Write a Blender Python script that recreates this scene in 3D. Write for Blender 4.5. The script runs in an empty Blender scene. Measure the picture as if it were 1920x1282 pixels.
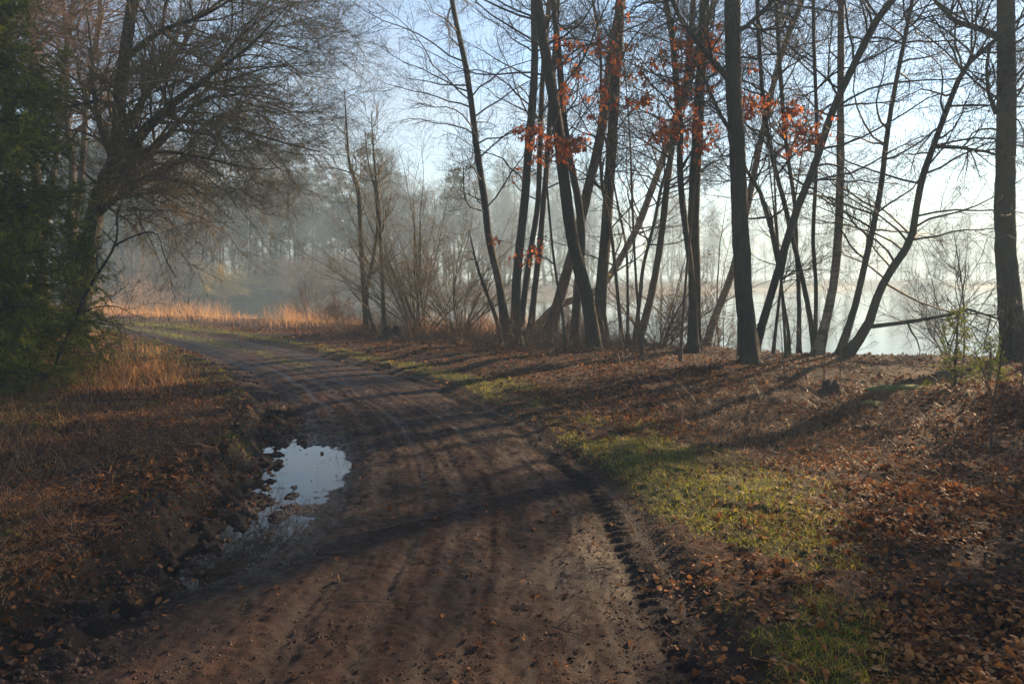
import bpy, math, random
import numpy as np
from mathutils import Vector

# ------------------------------------------------------------------ camera, sky, sun, exposure
sc = bpy.context.scene
COL = sc.collection
F = 1440.0                      # focal length in pixels of the 1920 wide photograph
HOR = 520.0                     # horizon row
CAMH = 1.6
PITCH = math.atan((641 - HOR) / F)
cam_data = bpy.data.cameras.new('camera')
cam = bpy.data.objects.new('camera', cam_data)
COL.objects.link(cam)
cam_data.sensor_width = 36.0
cam_data.lens = 36.0 * F / 1920.0
cam_data.clip_start = 0.05
cam_data.clip_end = 5000
cam.location = (0, 0, CAMH)
cam.rotation_euler = (math.radians(90) - PITCH, 0, 0)
sc.camera = cam

SUN_AZ = math.radians(46)
SUN_EL = math.radians(25)
w = bpy.data.worlds.new('World')
sc.world = w
w.use_nodes = True
nt = w.node_tree
nt.nodes.clear()
out = nt.nodes.new('ShaderNodeOutputWorld')
bg = nt.nodes.new('ShaderNodeBackground')
sky = nt.nodes.new('ShaderNodeTexSky')
sky.sky_type = 'NISHITA'
sky.sun_disc = False
sky.sun_elevation = SUN_EL
sky.sun_rotation = SUN_AZ
sky.air_density = 1.0
sky.dust_density = 0.05
sky.ozone_density = 1.5
bg.inputs['Strength'].default_value = 0.08
# thin veils of cloud
wc = nt.nodes.new('ShaderNodeTexCoord'); wm = nt.nodes.new('ShaderNodeMapping'); wm.inputs['Scale'].default_value = (1.2, 1.2, 5.0)
wn_ = nt.nodes.new('ShaderNodeTexNoise'); wn_.inputs['Scale'].default_value = 1.6; wn_.inputs['Detail'].default_value = 7; wn_.inputs['Roughness'].default_value = .6; wn_.inputs['Distortion'].default_value = .5
wr = nt.nodes.new('ShaderNodeMapRange'); wr.inputs[1].default_value = .42; wr.inputs[2].default_value = .72; wr.inputs[4].default_value = .75
wx = nt.nodes.new('ShaderNodeMix'); wx.data_type = 'RGBA'; wx.inputs[7].default_value = (3.3, 3.3, 3.4, 1)
nt.links.new(wc.outputs['Generated'], wm.inputs[0]); nt.links.new(wm.outputs[0], wn_.inputs['Vector']); nt.links.new(wn_.outputs[0], wr.inputs[0])
nt.links.new(wr.outputs[0], wx.inputs[0]); nt.links.new(sky.outputs[0], wx.inputs[6]); nt.links.new(wx.outputs[2], bg.inputs[0])
nt.links.new(bg.outputs[0], out.inputs[0])

sl = bpy.data.lights.new('sun', 'SUN')
sl.energy = 5.0
sl.angle = math.radians(0.6)
sl.color = (1.0, 0.70, 0.41)
so = bpy.data.objects.new('sun', sl)
COL.objects.link(so)
SD = Vector((math.cos(SUN_EL) * math.sin(SUN_AZ), math.cos(SUN_EL) * math.cos(SUN_AZ), math.sin(SUN_EL)))
so.rotation_euler = SD.to_track_quat('Z', 'Y').to_euler()

sc.view_settings.view_transform = 'Standard'
sc.view_settings.look = 'None'
sc.view_settings.exposure = 1.5
sc.view_settings.gamma = 1.0
try:
    sc.cycles.use_denoising = True
    sc.cycles.max_bounces = 6
    sc.cycles.transparent_max_bounces = 6
    sc.cycles.volume_bounces = 0
except Exception:
    pass
HAZE_DENSITY = 0.0040

# ------------------------------------------------------------------ numeric helpers
_tab = np.random.RandomState(7).rand(8192)

def vnoise(x, y, seed=0):
    xi = np.floor(x).astype(np.int64); yi = np.floor(y).astype(np.int64)
    fx = x - xi; fy = y - yi
    fx = fx * fx * (3 - 2 * fx); fy = fy * fy * (3 - 2 * fy)
    def h(a, b):
        k = (a * 73856093) ^ (b * 19349663) ^ (seed * 83492791)
        k = (k ^ (k >> 13)) * 1274126177
        return _tab[(k ^ (k >> 16)) & 8191]
    a = h(xi, yi); b = h(xi + 1, yi); c = h(xi, yi + 1); d = h(xi + 1, yi + 1)
    return (a + (b - a) * fx) * (1 - fy) + (c + (d - c) * fx) * fy - 0.5

def fbm(x, y, oct=4, seed=0, gain=0.5):
    s = 0; a = 1.0; f = 1.0
    for i in range(oct):
        s = s + a * vnoise(x * f + 13.7 * i, y * f - 7.3 * i, seed + i)
        a *= gain; f *= 2.03
    return s

def sst(x, a, b):
    t = np.clip((x - a) / (b - a), 0, 1)
    return t * t * (3 - 2 * t)

def P(px, py, D):
    """a point of the place at forward distance D seen under the given direction"""
    cx = (px - 960) / F; cy = (641 - py) / F
    c, s = math.cos(PITCH), math.sin(PITCH)
    dy = c + cy * s
    dz = -s + cy * c
    return np.array([cx / dy * D, D, CAMH + dz / dy * D])

# ------------------------------------------------------------------ the lie of the land
XL = np.array([(-40, -2.6), (0, -2.35), (3.44, -2.3), (4.11, -2.1), (4.9, -2.08), (5.98, -2.2), (7.2, -2.42), (8.53, -2.8), (10, -3.4), (12.8, -4.8),
      (15.9, -6.6), (18.9, -8.8), (21.3, -10.7), (24.2, -13.2), (27, -17.5), (30, -25), (34, -40), (44, -90)])
XR = np.array([(-40, 1.0), (0, 0.9), (3.02, 0.88), (3.97, 0.88), (5.0, .765), (6.4, .53), (8.53, 0), (10.97, -.91), (13.55, -2.45), (17.07, -4.74),
      (20, -7.1), (23, -10.1), (26.2, -13.6), (29.3, -18), (33, -25.5), (37, -40), (48, -90)])

def smooth_tab(T):
    yy = np.linspace(-40, 48, 1500)
    xx = np.interp(yy, T[:, 0], T[:, 1])
    k = np.ones(25) / 25
    xs = np.convolve(np.pad(xx, 12, mode='edge'), k, 'valid')
    return yy, xs
YL_, XL_ = smooth_tab(XL)
YR_, XR_ = smooth_tab(XR)
mid = (XL_ + XR_) / 2
slope = np.gradient(mid, YL_)
SEC = 1 / np.sqrt(1 + slope ** 2)
ARC = np.cumsum(np.sqrt(1 + slope ** 2)) * (YL_[1] - YL_[0])

def road(x, y):
    xl = np.interp(y, YL_, XL_); xr = np.interp(y, YL_, XR_)
    xl = xl + 0.10 * fbm(y * 1.3, y * 0 + 3.1, 2, 5) * 1.0
    xr = xr + 0.10 * fbm(y * 1.1, y * 0 + 9.1, 2, 6) * 1.0
    c = np.interp(y, YL_, SEC)
    u = (x - xl) / (xr - xl)
    return u, (xl - x) * c, (x - xr) * c, np.interp(y, YL_, ARC)

crest_px = [(1900, 685), (1500, 678), (1300, 665), (1150, 650), (1000, 635), (850, 623), (700, 613), (600, 606), (450, 598), (260, 591)]
CREST = [(60, 13.0), (25, 13.5)]
for (a, b) in crest_px:
    D = CAMH * F / (b - HOR)
    CREST.append(((a - 960) / F * D, D))
CREST += [(-24, 39), (-34, 47), (-44, 55), (-40, 63), (-27, 70), (-18, 75.5), (-8, 85), (2, 99), (20, 122), (45, 152), (80, 182), (140, 205), (230, 205), (300, 120), (200, 20)]
CREST = np.array(CREST, float)

def lake_d(x, y):
    """signed distance to the lake bank's crest, positive towards the water"""
    shp = np.shape(x)
    x = np.ravel(x).astype(float); y = np.ravel(y).astype(float)
    dmin = np.full(x.shape, 1e9); inside = np.zeros(x.shape, bool)
    n = len(CREST)
    for i in range(n):
        ax, ay = CREST[i]; bx, by = CREST[(i + 1) % n]
        ex, ey = bx - ax, by - ay
        t = np.clip(((x - ax) * ex + (y - ay) * ey) / (ex * ex + ey * ey), 0, 1)
        d = np.hypot(x - ax - t * ex, y - ay - t * ey)
        dmin = np.minimum(dmin, d)
        cond = ((ay > y) != (by > y))
        xx = (bx - ax) * (y - ay) / (by - ay + 1e-12) + ax
        inside ^= cond & (x < xx)
    return np.where(inside, dmin, -dmin).reshape(shp)

WATER_Z = -1.0

def H(x, y, fine=True):
    x = np.asarray(x, float); y = np.asarray(y, float)
    u, dl, dr, arc = road(x, y)
    inr = (dl < 0) & (dr < 0)
    near = np.clip(1 - (y - 10) / 14, 0, 1) * (y > 0)
    # road bed: gentle crown, two ruts, tyre tread marks
    z = 0.03 * np.sin(np.clip(u, 0, 1) * math.pi)
    uw = u + 0.02 * fbm(arc * 0.5, arc * 0, 2, 11)
    for uc, wd, dp in ((0.15, 0.07, 0.05), (0.95, 0.035, 0.034), (0.30, 0.03, 0.010), (0.42, 0.025, 0.014), (0.74, 0.025, 0.012), (0.62, 0.02, 0.012), (0.53, .02, .010), (0.82, .02, .01)):
        m = np.exp(-((uw - uc) / wd) ** 2)
        z = z - dp * m * (0.6 + 0.9 * (fbm(arc * 0.7, u * 0 + uc * 9, 2, 17) + .4))
    # bars pressed by a tractor tyre along the right edge
    if fine:
        m = np.exp(-((uw - 0.955) / 0.035) ** 4) * sst(fbm(x * .7, y * .7, 2, 8), -.25, .1) * near * inr
        bars = np.sin((arc + np.abs(uw - 0.955) * 1.3) * 2 * math.pi / 0.105 + 4 * fbm(arc * 1.1, u * 3, 2, 19))
        z = z + m * 0.011 * np.clip(bars * 1.1 + 1.8 * fbm(x * 14, y * 14, 2, 7), -1, 1) * (0.5 + 1.2 * np.clip(fbm(x * 1.2, y * 1.2, 2, 3) + .45, 0, 1))
        for uc, wd in ((0.42, 0.012), (0.70, 0.012), (0.565, 0.010), (0.30, .012)):
            m = np.exp(-((uw - uc) / wd) ** 2) * near * inr
            z = z + m * 0.010 * np.sin(arc * 2 * math.pi / 0.05) * np.clip(2 * fbm(x * .8, y * .8, 2, 23) + .7, 0, 1)
        # fine long scratches running with the road
        z = z + inr * near * 0.012 * vnoise(u * 60, arc * 0.22, 31) + inr * near * 0.005 * vnoise(u * 140, arc * 0.5, 33)
        # clods
        z = z + near * 0.013 * fbm(x * 9, y * 9, 3, 41) + near * 0.017 * fbm(x * 34, y * 34, 2, 43)
    z = np.where(inr, z, 0.0)
    # churned strip on the left of the road
    churn = np.exp(-((u - 0.07) / 0.075) ** 2) * near * (y < 9.5)
    z = z - 0.015 * churn
    if fine:
        r = 1 - 2 * np.abs(fbm(x * 4.2, y * 5.5, 3, 51))
        z = z + churn * (0.11 * (r - .75) + 0.05 * fbm(x * 13, y * 13, 3, 53))
        # second low ridge beside the long pool
        z = z + 0.05 * np.exp(-((u - 0.17) / 0.022) ** 2) * near * sst(y, 4.4, 5.2) * (1 - sst(y, 7.4, 8.2)) * (0.8 + 1.5 * fbm(x * 6, y * 6, 2, 57))
    # puddle hollow with a long wet tail
    pud = np.exp(-np.abs((x + 1.78 + 0.20 * (y - 6.9)) / (0.43 + .10 * (y - 6.9))) ** 3 - np.abs((y - 6.6) / 1.05) ** 3) + 0.80 * np.exp(-(((x + 1.48) / 0.30) ** 2 + ((y - 4.75) / 0.85) ** 2))
    z = np.where(inr, z * (1 - .75 * np.clip(pud, 0, 1)) - 0.078 * pud, z)
    z = z + inr * .035 * fbm(x * 4.5, y * 4.5, 3, 45) * np.exp(-((x + 1.75) / .7) ** 2 - ((y - 6.2) / 1.6) ** 2)
    pud2 = np.exp(-(((x - .32) / 0.34) ** 2 + ((y - 4.05) / 0.20) ** 2))
    z = z - 0.028 * pud2 * inr
    # left verge: thrown-up mud ridge, then the grassy bank
    L = np.clip(dl, 0, None)
    ridge = np.exp(-((L - 0.14) / 0.12) ** 2) * (dl > 0) * near * (1 - sst(y, 8.5, 10.5)) * sst(y, 1.0, 3.0)
    z = z + np.where(dl > 0, 0.10 * sst(L, 0, .12) + 0.30 * sst(L, 1.5, 8) * (1 - sst(y, 16, 26)) , 0)
    if fine:
        z = z + ridge * (0.05 + 0.11 * fbm(x * 3.1, y * 3.1, 3, 61) + 0.03 * (.6 - 2 * np.abs(fbm(x * 9, y * 9, 3, 63))) + .06 * fbm(x * 24, y * 24, 3, 64))
    # right verge: small step, dip, low mounds, rise to the bank of the lake
    R = np.clip(dr, 0, None)
    right = 0.055 * sst(R, .02, .22)
    right = right - 0.17 * np.exp(-(((x - 3.2) / 1.9) ** 2 + ((y - 7.7) / 1.7) ** 2))
    right = right + 0.42 * np.exp(-(((x - 6.4) / 1.5) ** 2 + ((y - 8.4) / 1.5) ** 2))
    right = right + 0.10 * sst(y, 9.5, 12.5) * sst(R, .5, 2) * (1 - sst(y, 16, 19))
    z = z + np.where(dr > 0, right, 0)
    if fine:
        off = np.where(inr, 0, 1)
        z = z + off * (0.07 * fbm(x * 1.1, y * 1.1, 3, 71) + near * 0.035 * fbm(x * 7, y * 7, 3, 73) + near * 0.02 * fbm(x * 25, y * 25, 2, 75)) * sst(np.maximum(dl, dr), 0, .3)
    ld = lake_d(x, y)
    d = np.clip(ld, 0, None)
    z = z - np.minimum(2.6, 0.6 * d * d / (d + 0.8))
    far = sst(y, 55, 90) * (ld < 0)
    z = z + far * (0.25 + 0.6 * fbm(x * .05, y * .05, 3, 81))
    return z

def Hs(x, y):
    return float(H(np.array([float(x)]), np.array([float(y)]))[0])

# ------------------------------------------------------------------ materials
def newmat(name):
    m = bpy.data.materials.new(name); m.use_nodes = True
    n = m.node_tree.nodes; n.clear()
    o = n.new('ShaderNodeOutputMaterial')
    return m, n, m.node_tree.links, o

def ramp(n, stops, interp='LINEAR'):
    r = n.new('ShaderNodeValToRGB')
    e = r.color_ramp.elements
    while len(e) > 1: e.remove(e[-1])
    e[0].position = stops[0][0]; e[0].color = (*stops[0][1], 1)
    for p, c in stops[1:]:
        k = e.new(p); k.color = (*c, 1)
    r.color_ramp.interpolation = interp
    return r

def noise(n, l, scale, detail=4, vec=None, rough=0.55, dist=0):
    t = n.new('ShaderNodeTexNoise')
    t.inputs['Scale'].default_value = scale; t.inputs['Detail'].default_value = detail
    t.inputs['Roughness'].default_value = rough; t.inputs['Distortion'].default_value = dist
    if vec is not None: l.new(vec, t.inputs['Vector'])
    return t

def mix(n, l, fac, a, b, blend='MIX'):
    m = n.new('ShaderNodeMix'); m.data_type = 'RGBA'; m.blend_type = blend
    for s, v in ((m.inputs[0], fac), (m.inputs[6], a), (m.inputs[7], b)):
        if isinstance(v, (int, float)): s.default_value = v
        elif isinstance(v, tuple): s.default_value = (*v, 1)
        else: l.new(v, s)
    return m.outputs[2]

def bump(n, l, h, strength=0.5, dist=0.02):
    b = n.new('ShaderNodeBump'); b.inputs['Strength'].default_value = strength; b.inputs['Distance'].default_value = dist
    l.new(h, b.inputs['Height'])
    return b.outputs[0]

def mat_bark(name, c0, c1, c2, moss=(0.05, 0.065, 0.025), mossamt=0.5, scale=1.0):
    m, n, l, o = newmat(name)
    tc = n.new('ShaderNodeTexCoord'); mp = n.new('ShaderNodeMapping')
    mp.inputs['Scale'].default_value = (1, 1, 0.16)
    l.new(tc.outputs['Object'], mp.inputs[0])
    a = noise(n, l, 30 * scale, 6, mp.outputs[0], .72, .8)
    r = ramp(n, [(.30, c0), (.5, c1), (.72, c2)])
    l.new(a.outputs[0], r.inputs[0])
    b = noise(n, l, 3.2, 6, tc.outputs['Object'], .75)
    rb = ramp(n, [(.5, (0, 0, 0)), (.66, (mossamt,) * 3)])
    l.new(b.outputs[0], rb.inputs[0])
    col = mix(n, l, rb.outputs[0], r.outputs[0], moss)
    p = n.new('ShaderNodeBsdfPrincipled')
    p.inputs['Roughness'].default_value = 0.85
    l.new(col, p.inputs['Base Color'])
    l.new(bump(n, l, a.outputs[0], 1.0, 0.05), p.inputs['Normal'])
    l.new(p.outputs[0], o.inputs[0])
    return m

def mat_birch(name):
    m, n, l, o = newmat(name)
    tc = n.new('ShaderNodeTexCoord'); mp = n.new('ShaderNodeMapping')
    mp.inputs['Scale'].default_value = (.55, .55, 3.2)
    l.new(tc.outputs['Object'], mp.inputs[0])
    a = noise(n, l, 5, 5, mp.outputs[0], .7, .5)
    r = ramp(n, [(.38, (.03, .022, .017)), (.48, (.13, .09, .065)), (.72, (.26, .19, .14))])
    l.new(a.outputs[0], r.inputs[0])
    p = n.new('ShaderNodeBsdfPrincipled'); p.inputs['Roughness'].default_value = .7
    l.new(r.outputs[0], p.inputs['Base Color'])
    l.new(bump(n, l, a.outputs[0], .5, .01), p.inputs['Normal'])
    l.new(p.outputs[0], o.inputs[0])
    return m

def mat_plain(name, col, rough=0.8, var=0.35, scale=6, spec=None):
    m, n, l, o = newmat(name)
    tc = n.new('ShaderNodeTexCoord')
    a = noise(n, l, scale, 3, tc.outputs['Object'])
    r = ramp(n, [(.3, tuple(c * (1 - var) for c in col)), (.7, tuple(c * (1 + var) for c in col))])
    l.new(a.outputs[0], r.inputs[0])
    p = n.new('ShaderNodeBsdfPrincipled'); p.inputs['Roughness'].default_value = rough
    if spec is not None: p.inputs['Specular IOR Level'].default_value = spec
    l.new(r.outputs[0], p.inputs['Base Color'])
    l.new(p.outputs[0], o.inputs[0])
    return m

def mat_leafy(name, stops, trans=0.5, rough=0.5, spec=0.4, tstops=None):
    """thin foliage: colour by the per-leaf attribute 'tint', light passes through"""
    m, n, l, o = newmat(name)
    at = n.new('ShaderNodeAttribute'); at.attribute_name = 'tint'
    r = ramp(n, stops); l.new(at.outputs['Fac'], r.inputs[0])
    p = n.new('ShaderNodeBsdfPrincipled'); p.inputs['Roughness'].default_value = rough
    p.inputs['Specular IOR Level'].default_value = spec
    l.new(r.outputs[0], p.inputs['Base Color'])
    t = n.new('ShaderNodeBsdfTranslucent')
    if tstops:
        r2 = ramp(n, tstops); l.new(at.outputs['Fac'], r2.inputs[0]); l.new(r2.outputs[0], t.inputs[0])
    else:
        l.new(r.outputs[0], t.inputs[0])
    s = n.new('ShaderNodeMixShader'); s.inputs[0].default_value = trans
    l.new(p.outputs[0], s.inputs[1]); l.new(t.outputs[0], s.inputs[2])
    l.new(s.outputs[0], o.inputs[0])
    return m

M = {}
M['alder_bark'] = mat_bark('alder_bark', (.009, .007, .006), (.030, .022, .017), (.068, .050, .038), mossamt=.35)
M['brown_bark'] = mat_bark('brown_bark', (.03, .022, .016), (.085, .058, .040), (.16, .11, .075), mossamt=.15)
M['oak_bark'] = mat_bark('oak_bark', (.014, .012, .009), (.045, .038, .028), (.085, .075, .05), moss=(.055, .07, .03), mossamt=.8)
M['mossy_bark'] = mat_bark('mossy_bark', (.02, .018, .010), (.075, .062, .034), (.14, .115, .06), moss=(.10, .10, .035), mossamt=.8)
M['birch_bark'] = mat_birch('birch_bark')
M['dark_twig'] = mat_plain('dark_twig', (.032, .024, .020), .7)
M['red_twig'] = mat_plain('red_twig', (.12, .060, .040), .7)
M['olive_twig'] = mat_plain('olive_twig', (.15, .108, .052), .7)
M['far_twig'] = mat_plain('far_twig', (.060, .045, .038), .8)
M['gold_twig'] = mat_plain('gold_twig', (.65, .42, .10), .8)
M['rust_twig'] = mat_plain('rust_twig', (.30, .175, .095), .8)
M['far_trunk'] = mat_plain('far_trunk', (.038, .031, .028), .8)
M['far_birch'] = mat_plain('far_birch', (.55, .52, .50), .7, .3, 3)
M['catkin'] = mat_plain('catkin', (.035, .022, .015), .8)
M['oak_leaf'] = mat_leafy('oak_leaf', [(0, (.12, .030, .010)), (.5, (.24, .058, .014)), (1, (.36, .12, .03))], .55, .5,
                          tstops=[(0, (.26, .06, .015)), (.5, (.66, .16, .03)), (1, (.86, .32, .07))])
M['litter'] = mat_leafy('litter', [(0, (.022, .011, .007)), (.35, (.095, .038, .016)), (.6, (.19, .075, .026)), (.82, (.33, .135, .042)), (1, (.32, .19, .10))], .3, .62, .18)
M['grass'] = mat_leafy('grass', [(0, (.045, .048, .008)), (.5, (.12, .12, .016)), (1, (.24, .19, .04))], .5, .5, .3,
                       tstops=[(0, (.14, .15, .012)), (.5, (.38, .37, .03)), (1, (.60, .46, .08))])
M['dry_grass'] = mat_leafy('dry_grass', [(0, (.12, .055, .025)), (.5, (.30, .15, .065)), (1, (.52, .32, .16))], .5, .5, .4,
                           tstops=[(0, (.32, .13, .04)), (.5, (.62, .30, .11)), (1, (.85, .55, .26))])
M['dry_stem'] = mat_leafy('dry_stem', [(0, (.05, .026, .018)), (.5, (.11, .055, .035)), (1, (.24, .14, .08))], .25, .5, .4)
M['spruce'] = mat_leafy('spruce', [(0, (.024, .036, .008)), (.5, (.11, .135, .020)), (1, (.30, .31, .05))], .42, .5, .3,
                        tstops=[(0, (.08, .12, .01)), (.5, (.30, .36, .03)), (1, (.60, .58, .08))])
M['far_needles'] = mat_leafy('far_needles', [(0, (.02, .032, .02)), (1, (.05, .065, .035))], .3, .7, .2)
M['moss'] = mat_plain('moss', (.075, .095, .018), .95, .5, 30)
M['clod'] = mat_plain('clod', (.034, .015, .010), .6, .5, 20, .25)

def mat_ground():
    m, n, l, o = newmat('forest_floor')
    tc = n.new('ShaderNodeTexCoord'); v = tc.outputs['Object']
    at = n.new('ShaderNodeAttribute'); at.attribute_name = 'cover'      # R: green, G: bare wet mud, B: leaf litter
    sp = n.new('ShaderNodeSeparateColor'); l.new(at.outputs['Color'], sp.inputs[0])
    vo = n.new('ShaderNodeTexVoronoi'); vo.inputs['Scale'].default_value = 34; l.new(v, vo.inputs['Vector'])
    sc_ = n.new('ShaderNodeSeparateColor'); l.new(vo.outputs['Color'], sc_.inputs[0])
    lit = ramp(n, [(0, (.016, .009, .005)), (.4, (.045, .021, .011)), (.75, (.092, .040, .019)), (1, (.15, .066, .03))])
    l.new(sc_.outputs[0], lit.inputs[0])
    a = noise(n, l, 14, 6, v, .7)
    soil = ramp(n, [(.3, (.010, .007, .005)), (.7, (.034, .019, .012))]); l.new(a.outputs[0], soil.inputs[0])
    g = noise(n, l, 60, 4, v, .7)
    green = ramp(n, [(.3, (.022, .024, .008)), (.55, (.06, .065, .016)), (.75, (.12, .11, .035))]); l.new(g.outputs[0], green.inputs[0])
    sp3 = noise(n, l, 75, 5, v, .75); r3 = ramp(n, [(.38, (.3, .3, .3)), (.52, (1, 1, 1)), (.7, (1.7, 1.6, 1.4))]); l.new(sp3.outputs[0], r3.inputs[0])
    c = mix(n, l, sp.outputs[2], soil.outputs[0], lit.outputs[0]); c = mix(n, l, 1.0, c, r3.outputs[0], 'MULTIPLY')
    c = mix(n, l, sp.outputs[0], c, green.outputs[0])
    mud = ramp(n, [(.3, (.010, .007, .006)), (.7, (.036, .023, .019))]); l.new(a.outputs[0], mud.inputs[0])
    c = mix(n, l, sp.outputs[1], c, mud.outputs[0])
    p = n.new('ShaderNodeBsdfPrincipled'); p.inputs['Specular IOR Level'].default_value = .22
    rr = n.new('ShaderNodeMapRange'); rr.inputs[3].default_value = .85; rr.inputs[4].default_value = .60
    l.new(sp.outputs[1], rr.inputs[0]); l.new(rr.outputs[0], p.inputs['Roughness'])
    l.new(c, p.inputs['Base Color'])
    l.new(bump(n, l, g.outputs[0], 1.0, .04), p.inputs['Normal'])
    l.new(p.outputs[0], o.inputs[0])
    return m

def mat_road():
    m, n, l, o = newmat('wet_earth')
    tc = n.new('ShaderNodeTexCoord'); v = tc.outputs['Object']
    at = n.new('ShaderNodeAttribute'); at.attribute_name = 'cover'      # R: green, G: wet, B: churned dark mud
    sp = n.new('ShaderNodeSeparateColor'); l.new(at.outputs['Color'], sp.inputs[0])
    a = noise(n, l, 7, 10, v, .78)
    b = noise(n, l, 130, 4, v, .7)
    c0 = ramp(n, [(.28, (.010, .005, .0035)), (.5, (.027, .0118, .0075)), (.75, (.058, .027, .017))]); l.new(a.outputs[0], c0.inputs[0])
    c1 = ramp(n, [(.38, (.25, .25, .25)), (.5, (.9, .9, .9)), (.64, (2.3, 2.2, 2.1))]); l.new(b.outputs[0], c1.inputs[0])
    c = mix(n, l, 1.0, c0.outputs[0], c1.outputs[0], 'MULTIPLY')
    c = mix(n, l, sp.outputs[2], c, (.014, .010, .009))
    gg = noise(n, l, 60, 3, v)
    green = ramp(n, [(.3, (.03, .034, .010)), (.7, (.10, .11, .025))]); l.new(gg.outputs[0], green.inputs[0])
    c = mix(n, l, sp.outputs[0], c, green.outputs[0])
    p = n.new('ShaderNodeBsdfPrincipled'); p.inputs['Specular IOR Level'].default_value = .2
    wn = noise(n, l, 22, 5, v, .7)
    ad = n.new('ShaderNodeMath'); ad.operation = 'MULTIPLY_ADD'; ad.inputs[1].default_value = .9; ad.inputs[2].default_value = -.45
    l.new(wn.outputs[0], ad.inputs[0])
    ad2 = n.new('ShaderNodeMath'); ad2.operation = 'ADD'; l.new(ad.outputs[0], ad2.inputs[0]); l.new(sp.outputs[1], ad2.inputs[1])
    sb = n.new('ShaderNodeMath'); sb.operation = 'MULTIPLY_ADD'; sb.inputs[1].default_value = -.45; l.new(sp.outputs[2], sb.inputs[0]); l.new(ad2.outputs[0], sb.inputs[2])
    rr = n.new('ShaderNodeMapRange'); rr.inputs[1].default_value = 0.0; rr.inputs[2].default_value = 1.0
    rr.inputs[3].default_value = .78; rr.inputs[4].default_value = .20
    l.new(sb.outputs[0], rr.inputs[0]); l.new(rr.outputs[0], p.inputs['Roughness'])
    dk = n.new('ShaderNodeMath'); dk.operation = 'MULTIPLY'; dk.inputs[1].default_value = .75; l.new(sp.outputs[1], dk.inputs[0])
    c = mix(n, l, dk.outputs[0], c, (.016, .011, .010))
    l.new(c, p.inputs['Base Color'])
    l.new(bump(n, l, b.outputs[0], .9, .012), p.inputs['Normal'])
    l.new(p.outputs[0], o.inputs[0])
    return m

M['ground'] = mat_ground()
M['road'] = mat_road()

def mat_water(name, tint, rough, scale, strength, dist):
    m, n, l, o = newmat(name)
    tc = n.new('ShaderNodeTexCoord'); mp = n.new('ShaderNodeMapping')
    l.new(tc.outputs['Object'], mp.inputs[0])
    a = noise(n, l, scale, 3, mp.outputs[0], .5)
    p = n.new('ShaderNodeBsdfPrincipled')
    p.inputs['Base Color'].default_value = (*tint, 1); p.inputs['Roughness'].default_value = rough
    p.inputs['IOR'].default_value = 1.33
    l.new(bump(n, l, a.outputs[0], strength, dist), p.inputs['Normal'])
    l.new(p.outputs[0], o.inputs[0])
    return m
M['lake'] = mat_water('lake_water', (.02, .024, .02), .06, 3.0, .25, .02)
M['puddle'] = mat_water('puddle_water', (.012, .009, .008), .02, 6.0, .05, .003)

# ------------------------------------------------------------------ mesh building
def build(name, verts, quads=None, tris=None, mats=(), midx=None, tint=None, cover=None, parent=None, smooth=True):
    """quads (Q,4), tris (T,3); midx per face (quads first)"""
    me = bpy.data.meshes.new(name)
    nv = len(verts)
    quads = np.zeros((0, 4), np.int32) if quads is None else np.asarray(quads, np.int32)
    tris = np.zeros((0, 3), np.int32) if tris is None else np.asarray(tris, np.int32)
    nq, ntr = len(quads), len(tris)
    me.vertices.add(nv); me.vertices.foreach_set('co', np.asarray(verts, np.float32).ravel())
    me.loops.add(nq * 4 + ntr * 3)
    me.loops.foreach_set('vertex_index', np.concatenate([quads.ravel(), tris.ravel()]).astype(np.int32))
    me.polygons.add(nq + ntr)
    ls = np.concatenate([np.arange(nq) * 4, nq * 4 + np.arange(ntr) * 3]).astype(np.int32)
    me.polygons.foreach_set('loop_start', ls)
    me.polygons.foreach_set('use_smooth', np.full(nq + ntr, smooth))
    for m in mats: me.materials.append(m)
    if midx is not None: me.polygons.foreach_set('material_index', np.asarray(midx, np.int32))
    if tint is not None:
        a = me.attributes.new('tint', 'FLOAT', 'POINT'); a.data.foreach_set('value', np.asarray(tint, np.float32))
    if cover is not None:
        a = me.attributes.new('cover', 'FLOAT_COLOR', 'POINT'); a.data.foreach_set('color', np.asarray(cover, np.float32).ravel())
    me.update(calc_edges=True)
    o = bpy.data.objects.new(name, me)
    COL.objects.link(o)
    if parent is not None: o.parent = parent
    return o

def tag(o, label=None, cat=None, group=None, kind=None):
    if label: o['label'] = label
    if cat: o['category'] = cat
    if group: o['group'] = group
    if kind: o['kind'] = kind
    return o

def empty(name, loc):
    o = bpy.data.objects.new(name, None); COL.objects.link(o); o.location = tuple(float(c) for c in loc)
    o.empty_display_size = .2
    return o

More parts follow.
